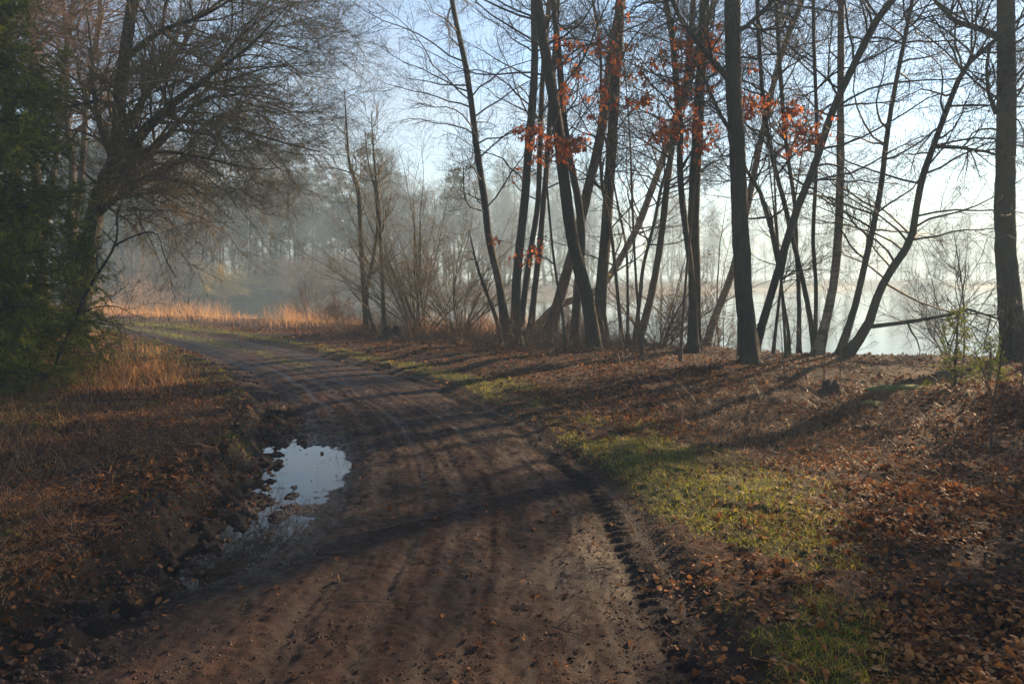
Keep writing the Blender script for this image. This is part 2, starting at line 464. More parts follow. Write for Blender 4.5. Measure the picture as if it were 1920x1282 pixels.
def tubes(sets, origin=(0, 0, 0)):
    """sets: list of (P (M,n,3), R (M,n), sides, material index) -> verts, quads, midx"""
    V = []; Q = []; MI = []; off = 0
    org = np.asarray(origin, float)
    for (Pp, R, k, mi) in sets:
        if len(Pp) == 0: continue
        m, n, _ = Pp.shape
        T = np.gradient(Pp, axis=1)
        T /= np.linalg.norm(T, axis=2, keepdims=True) + 1e-9
        ref = np.zeros_like(T); ref[..., 0] = 1.0
        alt = np.abs(T[:, :, 0].mean(axis=1)) > .75
        ref[alt] = (0, 1.0, 0)
        A = np.cross(T, ref); A /= np.linalg.norm(A, axis=2, keepdims=True) + 1e-9
        B = np.cross(T, A)
        an = np.arange(k) * 2 * math.pi / k
        ring = (A[:, :, None, :] * np.cos(an)[None, None, :, None] + B[:, :, None, :] * np.sin(an)[None, None, :, None])
        v = Pp[:, :, None, :] + ring * R[:, :, None, None]
        V.append((v - org).reshape(-1, 3))
        idx = np.arange(m * n * k).reshape(m, n, k) + off
        a = idx[:, :-1, :]; b = np.roll(a, -1, axis=2)
        c = idx[:, 1:, :]; d = np.roll(c, -1, axis=2)
        q = np.stack([a, b, d, c], axis=-1).reshape(-1, 4)
        Q.append(q); MI.append(np.full(len(q), mi)); off += m * n * k
    if not V: return np.zeros((0, 3)), np.zeros((0, 4), int), np.zeros(0, int)
    return np.concatenate(V), np.concatenate(Q), np.concatenate(MI)

def grow(rng, Pp, R, k, t0, t1, L, ang, n=5, wig=.25, up=.05, r0=None, rtip=.002, rf=.6, taper=.5, lvar=.35, fac_pow=1.0):
    """children along each parent; L length, angle from the parent's direction"""
    m, N, _ = Pp.shape
    k = np.full(m, k) if np.isscalar(k) else np.asarray(k)
    idx = np.repeat(np.arange(m), k)
    c = len(idx)
    if c == 0: return np.zeros((0, n, 3)), np.zeros((0, n))
    t = t0 + (t1 - t0) * rng.rand(c) ** fac_pow
    f = t * (N - 1); i0 = np.minimum(f.astype(int), N - 2); w_ = (f - i0)[:, None]
    p = Pp[idx, i0] * (1 - w_) + Pp[idx, i0 + 1] * w_
    T = Pp[idx, i0 + 1] - Pp[idx, i0]; T /= np.linalg.norm(T, axis=1, keepdims=True) + 1e-9
    rr = R[idx, i0] * (1 - w_[:, 0]) + R[idx, i0 + 1] * w_[:, 0]
    q = rng.randn(c, 3); q -= (q * T).sum(1, keepdims=True) * T; q /= np.linalg.norm(q, axis=1, keepdims=True) + 1e-9
    a = (ang + rng.randn(c) * .18)[:, None] if np.isscalar(ang) else (ang[idx] + rng.randn(c) * .18)[:, None]
    d = T * np.cos(a) + q * np.sin(a)
    Lc = (L if np.isscalar(L) else L[idx]) * (1 - taper * t) * (1 + lvar * (rng.rand(c) * 2 - 1))
    out = np.zeros((c, n, 3)); out[:, 0] = p
    st = (Lc / (n - 1))[:, None]
    for j in range(1, n):
        d = d + rng.randn(c, 3) * wig; d[:, 2] += up
        d /= np.linalg.norm(d, axis=1, keepdims=True) + 1e-9
        p = p + d * st; out[:, j] = p
    rs = np.minimum(rr * rf, r0 if r0 is not None else 9)
    s = np.linspace(0, 1, n)[None, :]
    Ro = rs[:, None] * (1 - s) + np.minimum(rtip, rs)[:, None] * s
    return out, Ro

def spline(pts, n):
    """Catmull-Rom through rows of pts (any columns), n samples"""
    p = np.asarray(pts, float)
    if len(p) < 3:
        t = np.linspace(0, 1, n)[:, None]
        return p[0] * (1 - t) + p[-1] * t
    q = np.vstack([2 * p[0] - p[1], p, 2 * p[-1] - p[-2]])
    seg = np.linalg.norm(np.diff(p[:, :3], axis=0), axis=1); cum = np.concatenate([[0], np.cumsum(seg)])
    s = np.linspace(0, cum[-1], n)
    i = np.clip(np.searchsorted(cum, s, 'right') - 1, 0, len(p) - 2)
    t = ((s - cum[i]) / (seg[i] + 1e-9))[:, None]
    a, b, c, d = q[i], q[i + 1], q[i + 2], q[i + 3]
    return .5 * ((2 * b) + (-a + c) * t + (2 * a - 5 * b + 4 * c - d) * t * t + (-a + 3 * b - 3 * c + d) * t ** 3)

LEAF_V = np.array([(0, 0, 0), (.30, .30, .07), (.78, .34, .09), (1.0, 0, -.02), (.55, 0, 0), (.30, -.30, .07), (.78, -.34, .09)])
LEAF_T = np.array([(0, 4, 1), (1, 4, 2), (4, 3, 2), (0, 5, 4), (5, 6, 4), (4, 6, 3)])
OAK_V = np.array([(0, 0, 0), (.22, .10, .02), (.34, .26, .07), (.45, .13, .03), (.62, .36, .10), (.74, .17, .04), (.92, .20, .02), (1.05, 0, -.05),
                  (.22, -.10, .02), (.34, -.26, .07), (.45, -.13, .03), (.62, -.36, .10), (.74, -.17, .04), (.92, -.20, .02), (.45, 0, 0), (.74, 0, 0)])
OAK_T = np.array([(0, 14, 1), (1, 14, 3), (1, 3, 2), (3, 14, 15), (3, 15, 5), (3, 5, 4), (5, 15, 6), (15, 7, 6),
                  (0, 8, 14), (8, 10, 14), (8, 9, 10), (10, 15, 14), (10, 12, 15), (10, 11, 12), (12, 13, 15), (15, 13, 7)])

def leaves(rng, pos, size, normal=None, tilt=.6, V0=LEAF_V, T0=LEAF_T, tint=None, hang=False):
    c = len(pos)
    if hang:
        d = rng.randn(c, 3) * .55; d[:, 2] -= 1.0
    else:
        d = rng.randn(c, 3); d[:, 2] *= tilt
    d /= np.linalg.norm(d, axis=1, keepdims=True)
    nn = rng.randn(c, 3) * (1.0 if hang else tilt)
    if not hang: nn[:, 2] += 1.2 * np.where(rng.rand(c) < .5, 1, -1)
    b = np.cross(nn, d); b /= np.linalg.norm(b, axis=1, keepdims=True) + 1e-9
    u = np.cross(d, b)
    s = np.asarray(size).reshape(-1, 1, 1) * np.ones((c, 1, 1))
    curl = (.4 + 2.2 * rng.rand(c))[:, None, None]
    wd = (.75 + .5 * rng.rand(c))[:, None, None]
    v = pos[:, None, :] + s * (V0[None, :, 0:1] * d[:, None, :] + wd * V0[None, :, 1:2] * b[:, None, :] + curl * V0[None, :, 2:3] * u[:, None, :])
    t = (T0[None] + (np.arange(c) * len(V0))[:, None, None]).reshape(-1, 3)
    tn = rng.rand(c) if tint is None else tint
    return v.reshape(-1, 3), t, np.repeat(tn, len(V0))

def blades(rng, pos, h, wd, bend, tint, lean=None):
    c = len(pos)
    az = rng.rand(c) * 2 * math.pi
    side = np.stack([np.cos(az), np.sin(az), np.zeros(c)], 1)
    fa = rng.rand(c) * 2 * math.pi
    f = np.stack([np.cos(fa), np.sin(fa), np.zeros(c)], 1)
    if lean is not None: f = f + np.asarray(lean)[None]
    up = np.array([0, 0, 1.0])
    rows = []
    for s, ww in ((0, 1), (.4, .9), (.75, .6)):
        ctr = pos + up * (h * (s - .35 * bend * s * s))[:, None] + f * (h * bend * s * s)[:, None]
        rows += [ctr - side * (wd * ww / 2)[:, None], ctr + side * (wd * ww / 2)[:, None]]
    rows.append(pos + up * (h * (1 - .35 * bend))[:, None] + f * (h * bend)[:, None])
    v = np.stack(rows, 1)
    o = (np.arange(c) * 7)[:, None, None]
    q = (np.array([(0, 1, 3, 2), (2, 3, 5, 4)])[None] + o).reshape(-1, 4)
    t = (np.array([(4, 5, 6)])[None] + o).reshape(-1, 3)
    return v.reshape(-1, 3), q, t, np.repeat(tint, 7)

# ------------------------------------------------------------------ the ground and the road: one height field cut in two
def axis(fine0, fine1, step, g, lo, hi, cap=9e9):
    a = list(np.arange(fine0, fine1, step))
    s = step; x = a[-1]
    while x < hi:
        s = min(s * g, cap * (1 + abs(x) * .02)); x += s; a.append(x)
    s = step; x = a[0]; pre = []
    while x > lo:
        s *= g; x -= s; pre.append(x)
    return np.array(pre[::-1] + a)
gx = axis(-3.6, 3.6, .018, 1.021, -900, 900)
gy = axis(2.6, 7.0, .016, 1.0075, -60, 900)
gy = np.concatenate([gy[gy < 2.6][::6], gy[gy >= 2.6]])
# thin the far rows
keep = []
last = -1e9
for v_ in gy:
    if v_ < 30 or v_ - last > .02 * v_: keep.append(v_); last = v_
gy = np.array(keep)
GX, GY = np.meshgrid(gx, gy)
Z = H(GX, GY)
U, DL, DR, AR = road(GX, GY)
LD = lake_d(GX, GY)

def green_mask(x, y, u, dl, dr):
    n1 = fbm(x * .9, y * .9, 3, 91); n2 = fbm(x * 3.5, y * 3.5, 3, 93)
    wdt = np.interp(y, [0, 3, 4, 5, 6, 8, 10, 12, 20], [.5, .7, 1.0, 1.35, 1.6, 1.5, 1.15, .85, .6])
    g = sst(dr, .06, .30) * (1 - sst(dr, wdt * .7, wdt * 1.25)) * sst(n1 + n2 * .8, -.42, .02)
    g = np.maximum(g, (dl > 0) * sst(n1 * 1.2 + n2 * .7 - .02, .05, .3) * (1 - sst(dl, 2.5, 5)) * .8)
    g = np.maximum(g, (dl > 0) * (dl < 1.0) * sst(y, 9.5, 12) * sst(n1 + n2 + .25, .0, .25) * .8)
    g = np.maximum(g, (dr > 0) * sst(y, 19, 23) * (1 - sst(dr, .4, 1.4)) * .9)
    g = np.maximum(g, (u > 0) * (u < 1) * np.exp(-((u - .50) / .16) ** 2) * sst(y, 15.5, 19) * sst(n2 + .25, 0, .2))
    g = np.maximum(g, (u > 0) * (u < 1) * np.exp(-((u - .55) / .10) ** 2) * sst(y, 12, 14) * (1 - sst(y, 16, 18)) * sst(n2, 0.02, .2) * .8)
    return np.clip(g, 0, 1)

G = green_mask(GX, GY, U, DL, DR)
mudg = np.exp(-(np.clip(DR, 0, 9) / .10) ** 2) * (DR > 0) + np.exp(-(np.clip(DL, 0, 9) / .30) ** 2) * (DL > 0) * (GY < 10)
mudg = np.clip(mudg + sst(LD, .8, 2.0), 0, 1)
litt = np.where(LD > .5, 0, np.clip(.45 + 1.1 * fbm(GX * .7, GY * .7, 3, 97) + .3 * sst(DR, .8, 2), 0, 1))
wet = np.exp(-(((GX + 1.80 + 0.2 * (GY - 6.6)) / 0.50) ** 2 + ((GY - 6.6) / 1.15) ** 2)) + 1.1 * np.exp(-(((GX + 1.48) / 0.42) ** 2 + ((GY - 4.75) / 1.0) ** 2)) \
    + .6 * np.exp(-(((GX - .30) / 0.4) ** 2 + ((GY - 4.05) / 0.28) ** 2)) + .12
for uc, wd in ((.20, .03), (.30, .018), (.42, .022), (.53, .014), (.62, .014), (.74, .022), (.83, .014)):
    wet = wet + .45 * np.exp(-((U + 0.02 * fbm(AR * 0.5, AR * 0, 2, 11) - uc) / wd) ** 2) * np.clip(.6 + 1.6 * fbm(AR * .6, U * 0 + uc * 7, 2, 12), 0, 1)
wet = wet + .5 * vnoise(U * 55, AR * .25, 14) * (GY < 20)
wet = np.clip(wet, 0, 1)
churn = np.clip(np.exp(-((U - .04) / .10) ** 2) + .8 * np.exp(-((U - .97) / .035) ** 2), 0, 1) * np.clip(1 - (GY - 9) / 8, 0.35, 1)
cov_g = np.stack([G, mudg, litt, np.ones_like(G)], -1)
cov_r = np.stack([G, wet, churn, np.ones_like(G)], -1)
ny, nx = GX.shape
VI = np.arange(nx * ny).reshape(ny, nx)
Qd = np.stack([VI[:-1, :-1], VI[:-1, 1:], VI[1:, 1:], VI[1:, :-1]], -1).reshape(-1, 4)
um = ((U[:-1, :-1] + U[1:, 1:]) / 2).ravel(); ym = GY[:-1, :-1].ravel()
isroad = (um > 0) & (um < 1) & (ym < 47)
VV = np.stack([GX, GY, Z], -1).reshape(-1, 3)

def cut(name, mask, mat, cover):
    q = Qd[mask]
    used, inv = np.unique(q.ravel(), return_inverse=True)
    return build(name, VV[used], quads=inv.reshape(-1, 4), mats=[mat], cover=cover.reshape(-1, 4)[used])
tag(cut('ground', ~isroad, M['ground'], cov_g), kind='structure')
tag(cut('dirt_road', isroad, M['road'], cov_r), kind='structure')

def sheet(name, x0, x1, y0, y1, z, mat):
    return build(name, [(x0, y0, z), (x1, y0, z), (x1, y1, z), (x0, y1, z)], quads=[(0, 1, 2, 3)], mats=[mat], smooth=False)
tag(sheet('lake_water', -60, 310, 12, 215, WATER_Z, M['lake']), kind='structure')
PZ = -0.046
tag(build('puddle_water', [(a, b, PZ) for a, b in [(-1.0, 3.9), (-1.0, 8.2), (-2.45, 8.2), (-2.36, 6.4), (-1.95, 5.3), (-1.85, 3.9)]], quads=[(0, 1, 2, 3), (0, 3, 4, 5)], mats=[M['puddle']], smooth=False), kind='structure')

# ------------------------------------------------------------------ trees
def world_trace(tr, D, w0, w1, lean=0.0, Htop=None, bend=0.0, n=26, flare=1.8):
    """traced trunk at its own distance, rooted in the ground, carried on above the frame to its full height"""
    pts = []
    m = len(tr)
    for i, (px, py) in enumerate(tr):
        f = i / (m - 1)
        d = D + lean * f
        p = P(px, py, d)
        r = (w0 * (1 - f) + w1 * f) / 2 / F * d
        pts.append([*p, r])
    b = pts[0]
    gz = Hs(b[0], b[1])
    if gz < b[2] - .03:
        d0 = np.array(pts[0][:3]) - np.array(pts[1][:3]); d0 /= abs(d0[2]) + 1e-6
        dz = b[2] - gz + .12
        pts.insert(0, [b[0] + np.clip(d0[0], -.4, .4) * dz, b[1] + np.clip(d0[1], -.4, .4) * dz, gz - .12, b[3] * 1.05])
    if Htop and Htop > pts[-1][2] + .5:
        a = np.array(pts[-1][:3]); dd = a - np.array(pts[-2][:3]); dd /= np.linalg.norm(dd)
        r = pts[-1][3]; L = Htop - a[2]; k = max(2, int(L / 1.6))
        for j in range(1, k + 1):
            dd = dd + np.array([bend, 0, .10]); dd /= np.linalg.norm(dd)
            a = a + dd * (L / k)
            pts.append([*a, max(r * (1 - j / (k + .2)), .006)])
    s = spline(pts, n)
    s[:, 3] = np.maximum(s[:, 3], .003)
    if not Htop: s[:, 3] *= np.interp(np.linspace(0, 1, n), [0, .55, 1], [1, 1, .25])
    z = s[:, 2] - s[0, 2]
    s[:, 3] *= 1 + (flare - 1) * np.exp(-z / .35)
    return s

def rough_trunk(rng, s, sides=14, amp=.06):
    """a trunk skin with uneven bark outline, knots and a fluted foot"""
    n = len(s)
    m = max(n * 3, 40)
    t = np.linspace(0, n - 1, m); i = np.minimum(t.astype(int), n - 2); w_ = (t - i)[:, None]
    s2 = s[i] * (1 - w_) + s[i + 1] * w_
    V, Q, _ = tubes([(s2[None, :, :3], s2[None, :, 3], sides, 0)])
    Vr = V.reshape(m, sides, 3)
    c = s2[:, None, :3]
    ph = rng.rand(3) * 6
    an = np.arange(sides) * 2 * math.pi / sides
    zz = s2[:, 2:3]
    f = 1 + amp * np.sin(an[None] * 3 + ph[0] + zz * 1.3) + amp * .8 * np.sin(an[None] * 5 + ph[1] - zz * 2.1) + amp * .6 * rng.randn(m, sides)
    foot = np.exp(-(zz - zz[0]) / .28)
    f = f + .30 * foot * np.sin(an[None] * 4 + ph[2])
    V = (c + (Vr - c) * f[:, :, None]).reshape(-1, 3)
    return V, Q

def crown_sets(rng, s, nb=26, t0=.22, L1=2.4, ang=1.15, k2=9, k3=7, up1=.05, up2=.03, catkins=True, L2=.9, L3=.38, r1=.022, wig=.16, t3=.0034):
    Pp = s[None, :, :3]; R = s[None, :, 3]
    a, ra = grow(rng, Pp, R, int(nb * 1.35), t0, .98, L1 * 1.15, ang, n=9, wig=wig, up=up1, r0=r1, rtip=.004, taper=.45, rf=.55)
    b, rb = grow(rng, a, ra, int(k2 * 1.25), .12, 1, L2, .75, n=6, wig=.2, up=up2, r0=.0062, rtip=.0028, taper=.45)
    c, rc = grow(rng, b, rb, k3, .1, 1, L3, .75, n=4, wig=.25, up=.02, r0=t3, rtip=.0022, taper=.35)
    sets = [(a, ra, 5, 0), (b, rb, 3, 0), (c, rc, 3, 0)]
    if catkins:
        sel = rng.rand(len(c)) < .35
        p = c[sel][:, -1]
        k = len(p)
        q = np.zeros((k, 3, 3)); L = .035 + .03 * rng.rand(k)
        q[:, 0] = p; q[:, 1] = p + np.stack([rng.randn(k) * .006, rng.randn(k) * .006, -L * .5], 1); q[:, 2] = q[:, 1] + np.stack([rng.randn(k) * .005, rng.randn(k) * .005, -L * .5], 1)
        rr = np.tile(np.array([.003, .0055, .003]), (k, 1))
        sets.append((q, rr, 3, 1))
    return sets, a, b, c

TIPS = {}
def tree(name, label, cat, traces, bark='alder_bark', twig='dark_twig', group=None, seed=1, crown=None, limbs=(), key=None):
    """traces: list of world polylines (n,4) of this tree's stems; limbs: world polylines of drawn limbs"""
    rng = np.random.RandomState(seed)
    base = traces[0][0, :3].copy()
    root = empty(name, (base[0], base[1], Hs(base[0], base[1])))
    org = np.array(root.location)
    tag(root, label, cat, group)
    cs = []
    for s in traces:
        V, Q = rough_trunk(rng, s)
        build('trunk', V - org, quads=Q, mats=[M[bark]], parent=root)
        cr = dict(crown or {})
        st, a, b, c = crown_sets(rng, s, **cr)
        cs += st
    for s in limbs:
        V, Q = rough_trunk(rng, s, 8, .05)
        build('limb', V - org, quads=Q, mats=[M[bark]], parent=root)
        st, a, b, c = crown_sets(rng, s, **dict(dict(nb=4 if name == 'young_alder' else 10, t0=.15, L1=1.0, k2=6, k3=5, L2=.6, L3=.3), **{k: v for k, v in (crown or {}).items() if k in ('catkins', 'up1')}))
        cs += st
    V, Q, MI = tubes(cs, org)
    build('crown', V, quads=Q, mats=[M[twig], M['catkin']], midx=MI, parent=root)
    return root, cs

G_ALD = 'bare trees standing along the lake bank'
def T(tr, D, w0, w1, wf=.60, **k): return world_trace(tr, D, w0 * wf, w1 * min(1, wf + .12), **k)

tree('alder_tree', 'slim dark trunk curving left, first tall tree at the left end of the lakeside row', 'tree',
     [T([(955, 640), (949, 622), (937, 535), (918, 453), (909, 382), (893, 273), (885, 202), (874, 126), (858, 55), (847, 0)], 19.0, 27, 12, Htop=11.5, lean=-.5)],
     group=G_ALD, seed=11, crown=dict(nb=30, t0=.25, L1=3.0, up1=-.01, k2=10, k3=8))
tree('alder_tree', 'grey three-stemmed tree beside the slim curved trunk, its three stems fanning from one foot', 'tree',
     [T([(968, 640), (967, 568), (972, 491), (983, 382), (991, 273), (1001, 164), (1003, 82), (1001, 0)], 18.6, 30, 17, Htop=12),
      T([(974, 640), (984, 546), (1000, 437), (1009, 382), (1013, 273), (1017, 150), (1030, 0)], 19.2, 20, 12, Htop=11),
      T([(990, 640), (994, 628), (1002, 546), (1012, 464), (1019, 382), (1026, 306), (1030, 230), (1040, 100), (1046, 0)], 18.9, 20, 12, Htop=11)],
     group=G_ALD, seed=12, crown=dict(nb=17, t0=.3, L1=2.8, up1=0))
tree('alder_tree', 'thick near-black trunk leaning left across the others in the middle of the lakeside row', 'tree',
     [T([(1121, 690), (1117, 666), (1108, 601), (1095, 535), (1078, 475), (1067, 410), (1057, 328), (1046, 235), (1032, 153), (1018, 71), (1007, 0)], 15.2, 44, 25, Htop=12.5, lean=-.6)],
     group=G_ALD, seed=13, crown=dict(nb=22, t0=.4, L1=3.0))
tree('alder_tree', 'upright medium trunk directly behind the thick near-black leaning trunk', 'tree',
     [T([(1078, 655), (1080, 601), (1085, 519), (1091, 453), (1085, 382), (1070, 306), (1057, 218), (1048, 109), (1037, 0)], 17.2, 28, 15, Htop=12)],
     group=G_ALD, seed=14, crown=dict(nb=20, t0=.35, L1=2.5))
tree('alder_tree', 'straight trunk leaning right behind the thick near-black trunk, crossing it at mid height', 'tree',
     [T([(1020, 640), (1032, 617), (1046, 568), (1065, 502), (1084, 437), (1103, 355), (1122, 273), (1136, 191), (1144, 120), (1155, 55), (1166, 0)], 18.4, 33, 22, Htop=12)],
     group=G_ALD, seed=15, crown=dict(nb=20, t0=.35, L1=2.5), bark='brown_bark')
tree('leaning_tree', 'pale brown trunk leaning far right over the water, foot hidden behind the dark row', 'tree',
     [T([(1000, 640), (1007, 611), (1046, 572), (1090, 560), (1127, 540), (1160, 491), (1198, 420), (1220, 360), (1242, 300), (1258, 246), (1280, 191), (1297, 136), (1320, 60), (1340, 0)], 20.5, 22, 16, Htop=11)],
     group=G_ALD, seed=16, crown=dict(nb=24, t0=.3, L1=2.4, k2=8), bark='birch_bark', twig='red_twig')
tree('alder_tree', 'sturdy upright trunk right of the thick near-black one, rising straight out of frame', 'tree',
     [T([(1133, 672), (1130, 645), (1126, 579), (1130, 519), (1136, 437), (1141, 355), (1147, 273), (1152, 191), (1160, 82), (1163, 0)], 16.8, 40, 22, Htop=12.5)],
     group=G_ALD, seed=17, crown=dict(nb=20, t0=.35, L1=2.6))
tree('young_tree', 'wavy thin stem just right of the sturdy upright trunk, with one neighbour thinner still', 'tree',
     [T([(1170, 668), (1160, 573), (1152, 491), (1144, 426), (1130, 355), (1125, 273), (1127, 191), (1125, 82), (1111, 0)], 15.8, 11, 7, Htop=8.5)],
     group=G_ALD, seed=18, crown=dict(nb=20, t0=.2, L1=1.4, k2=6, k3=5), bark='brown_bark')
tree('young_tree', 'hair-thin straight sapling stem between the wavy stem and the leaning pair', 'tree',
     [T([(1176, 660), (1177, 546), (1174, 464), (1160, 393), (1148, 330), (1136, 270)], 16.2, 9, 4, Htop=5.5)],
     group=G_ALD, seed=19, crown=dict(nb=14, t0=.3, L1=1.0, k2=5, k3=4), bark='brown_bark')
tree('alder_tree', 'brown trunk pair leaning right from one foot, left of the broad-footed tree', 'tree',
     [T([(1190, 665), (1193, 655), (1215, 579), (1231, 502), (1242, 426), (1250, 350), (1261, 273), (1275, 208), (1290, 120), (1300, 0)], 16.6, 24, 13, Htop=11),
      T([(1184, 664), (1189, 640), (1200, 560), (1206, 500), (1226, 420), (1240, 350), (1262, 280)], 16.4, 13, 7, Htop=6.5)],
     group=G_ALD, seed=20, crown=dict(nb=18, t0=.3, L1=2.2), bark='brown_bark')
tree('alder_tree', 'dark tree with a broad flared foot at the water edge, left of the biggest trunk', 'tree',
     [T([(1301, 678), (1301, 667), (1302, 573), (1302, 491), (1301, 410), (1305, 300), (1309, 202), (1316, 109), (1321, 0)], 15.3, 40, 24, Htop=12.5, flare=1.6)],
     group=G_ALD, seed=21, crown=dict(nb=20, t0=.38, L1=2.7))
tree('alder_tree', 'bowed dark stem joining the broad-footed tree near its base and bending left above', 'tree',
     [T([(1303, 672), (1302, 640), (1300, 560), (1294, 491), (1283, 410), (1275, 328), (1275, 240), (1267, 147), (1261, 71), (1248, 0)], 14.9, 20, 15, Htop=10.5)],
     group=G_ALD, seed=22, crown=dict(nb=20, t0=.3, L1=2.0))
tree('birch_tree', 'light brown birch leaning right, its foot seen between the broad-footed tree and the biggest trunk', 'tree',
     [T([(1316, 668), (1322, 655), (1340, 595), (1365, 535), (1384, 470), (1402, 382), (1422, 284), (1441, 202), (1455, 137), (1476, 71), (1504, 0)], 17.2, 24, 13, Htop=12)],
     group=G_ALD, seed=23, crown=dict(nb=24, t0=.3, L1=2.2, k2=9), bark='birch_bark', twig='red_twig')
tree('alder_tree', 'biggest straight dark trunk, nearest the road on leafy ground, roots spreading at its foot', 'tree',
     [T([(1405, 712), (1404, 690), (1402, 640), (1395, 560), (1390, 470), (1386, 370), (1382, 250), (1375, 150), (1372, 0)], 12.9, 38, 28, wf=.88, Htop=13.5, flare=2.0)],
     group=G_ALD, seed=24, crown=dict(nb=24, t0=.45, L1=3.4, up1=.03),
     limbs=[T([(1380, 160), (1340, 118), (1300, 70), (1270, 25), (1255, -20)], 12.9, 12, 6, Htop=None, n=14, flare=1)[1:] if False else
            np.column_stack([np.array([P(a, b, 12.85) for a, b in [(1377, 160), (1340, 118), (1300, 70), (1270, 25), (1250, -25)]]), np.linspace(.055, .03, 5)]),
            np.column_stack([np.array([P(a, b, 12.7) for a, b in [(1376, 60), (1400, 50), (1440, 12), (1480, -30)]]), np.linspace(.045, .03, 4)]),
            np.column_stack([np.array([P(a, b, 12.9) for a, b in [(1380, 262), (1350, 215), (1322, 150), (1300, 110)]]), np.linspace(.04, .015, 4)])])
tree('alder_tree', 'dark stem springing from beside the biggest trunk and sweeping right to the picture top', 'tree',
     [T([(1410, 690), (1416, 655), (1446, 551), (1471, 464), (1498, 382), (1528, 311), (1558, 218), (1586, 153), (1618, 87), (1646, 33), (1673, 0)], 13.4, 24, 17, Htop=10, bend=.05)],
     group=G_ALD, seed=25, crown=dict(nb=24, t0=.3, L1=2.4, up1=.0),
     limbs=[np.column_stack([np.array([P(a, b, 13.4) for a, b in [(1462, 500), (1447, 430), (1425, 360), (1400, 320), (1385, 280)]]), np.linspace(.055, .02, 5)])])
tree('young_tree', 'slender stem bent left of a near-vertical twin in the cluster before the upright birch', 'tree',
     [T([(1530, 682), (1528, 666), (1520, 601), (1504, 519), (1490, 464), (1471, 382), (1449, 300), (1433, 208), (1425, 109), (1420, 0)], 14.6, 15, 10, Htop=10)],
     group=G_ALD, seed=26, crown=dict(nb=18, t0=.3, L1=1.8))
tree('young_tree', 'slender upright stem standing alone in the middle of the stem cluster, slightly left-leaning', 'tree',
     [T([(1498, 682), (1498, 672), (1498, 546), (1493, 464), (1490, 382), (1474, 273), (1465, 164), (1455, 0)], 14.7, 13, 9, Htop=9.5)],
     group=G_ALD, seed=27, crown=dict(nb=16, t0=.3, L1=1.7))
tree('young_tree', 'vertical dark stem immediately left of the upright birch', 'tree',
     [T([(1524, 682), (1528, 660), (1530, 535), (1524, 448), (1530, 328), (1531, 218), (1526, 82), (1525, 0)], 14.4, 13, 8, Htop=9.5)],
     group=G_ALD, seed=28, crown=dict(nb=16, t0=.3, L1=1.7))
tree('young_tree', 'short forked stem nearest the big trunk on its right, standing at the bank edge', 'tree',
     [T([(1448, 682), (1452, 640), (1460, 570), (1466, 520), (1476, 470), (1484, 420)], 14.6, 10, 5, Htop=5),
      T([(1480, 682), (1478, 620), (1468, 560), (1463, 500), (1456, 440)], 14.6, 10, 5, Htop=5)],
     group=G_ALD, seed=29, crown=dict(nb=10, t0=.3, L1=1.0, k2=5, k3=4))
tree('birch_tree', 'upright pale birch with ringed bark right of the slender stem cluster', 'tree',
     [T([(1524, 690), (1531, 677), (1545, 617), (1561, 546), (1570, 464), (1574, 382), (1576, 300), (1576, 191), (1577, 109), (1577, 0)], 14.2, 29, 15, Htop=13)],
     group=G_ALD, seed=30, crown=dict(nb=22, t0=.35, L1=2.2, k2=9, up2=-.04), bark='birch_bark')
tree('alder_tree', 'slim grey-brown trunk leaning right, left one of the leaning pair right of the pale birch', 'tree',
     [T([(1562, 690), (1569, 677), (1580, 644), (1602, 579), (1618, 513), (1635, 437), (1651, 355), (1662, 262), (1673, 191), (1689, 109), (1711, 0)], 14.3, 24, 9, Htop=10)],
     group=G_ALD, seed=31, crown=dict(nb=30, t0=.2, L1=2.6, up1=0))
tree('alder_tree', 'dark trunk bending right in a long curve with a low horizontal limb over the water', 'tree',
     [T([(1570, 690), (1580, 677), (1597, 655), (1629, 606), (1646, 551), (1673, 502), (1706, 453), (1717, 399), (1728, 339), (1749, 278), (1777, 202), (1796, 153), (1815, 120), (1859, 82)], 14.0, 30, 10, Htop=8.0, bend=.1)],
     group=G_ALD, seed=32, crown=dict(nb=34, t0=.2, L1=2.8, up1=-.01, k2=10),
     limbs=[np.column_stack([np.array([P(a, b, d) for a, b, d in [(1632, 612, 14), (1700, 604, 13.8), (1780, 590, 13.6), (1815, 580, 13.5), (1870, 597, 13.4), (1930, 606, 13.3)]]), np.linspace(.042, .012, 6)]),
            np.column_stack([np.array([P(a, b, 14) for a, b in [(1752, 275), (1800, 277), (1850, 285), (1900, 300)]]), np.linspace(.035, .01, 4)])])
tree('alder_tree', 'tall straight dark trunk at the right edge of the picture, wide foot on the bank', 'tree',
     [T([(1903, 695), (1901, 680), (1898, 628), (1891, 546), (1886, 437), (1886, 218), (1886, 0)], 13.6, 44, 29, wf=1.0, Htop=13.5, flare=1.6)],
     group=G_ALD, seed=33, crown=dict(nb=30, t0=.3, L1=3.0, up1=-.01, k2=10),
     limbs=[np.column_stack([np.array([P(a, b, 13.5) for a, b in [(1884, 75), (1840, 55), (1790, 40), (1755, 5), (1740, -30)]]), np.linspace(.06, .02, 5)]),
            np.column_stack([np.array([P(a, b, 13.2) for a, b in [(1884, 190), (1868, 215), (1852, 170), (1850, 120), (1858, 80)]]), np.linspace(.04, .02, 5)])])
tree('broken_stem', 'thin dark snapped stem curving left from the foot of the slim curved trunk', 'tree',
     [T([(945, 640), (937, 617), (920, 568), (899, 513), (888, 470), (881, 437)], 18.5, 12, 8, Htop=None)],
     group=G_ALD, seed=34, crown=dict(nb=6, t0=.3, L1=.5, k2=3, k3=2, catkins=False))

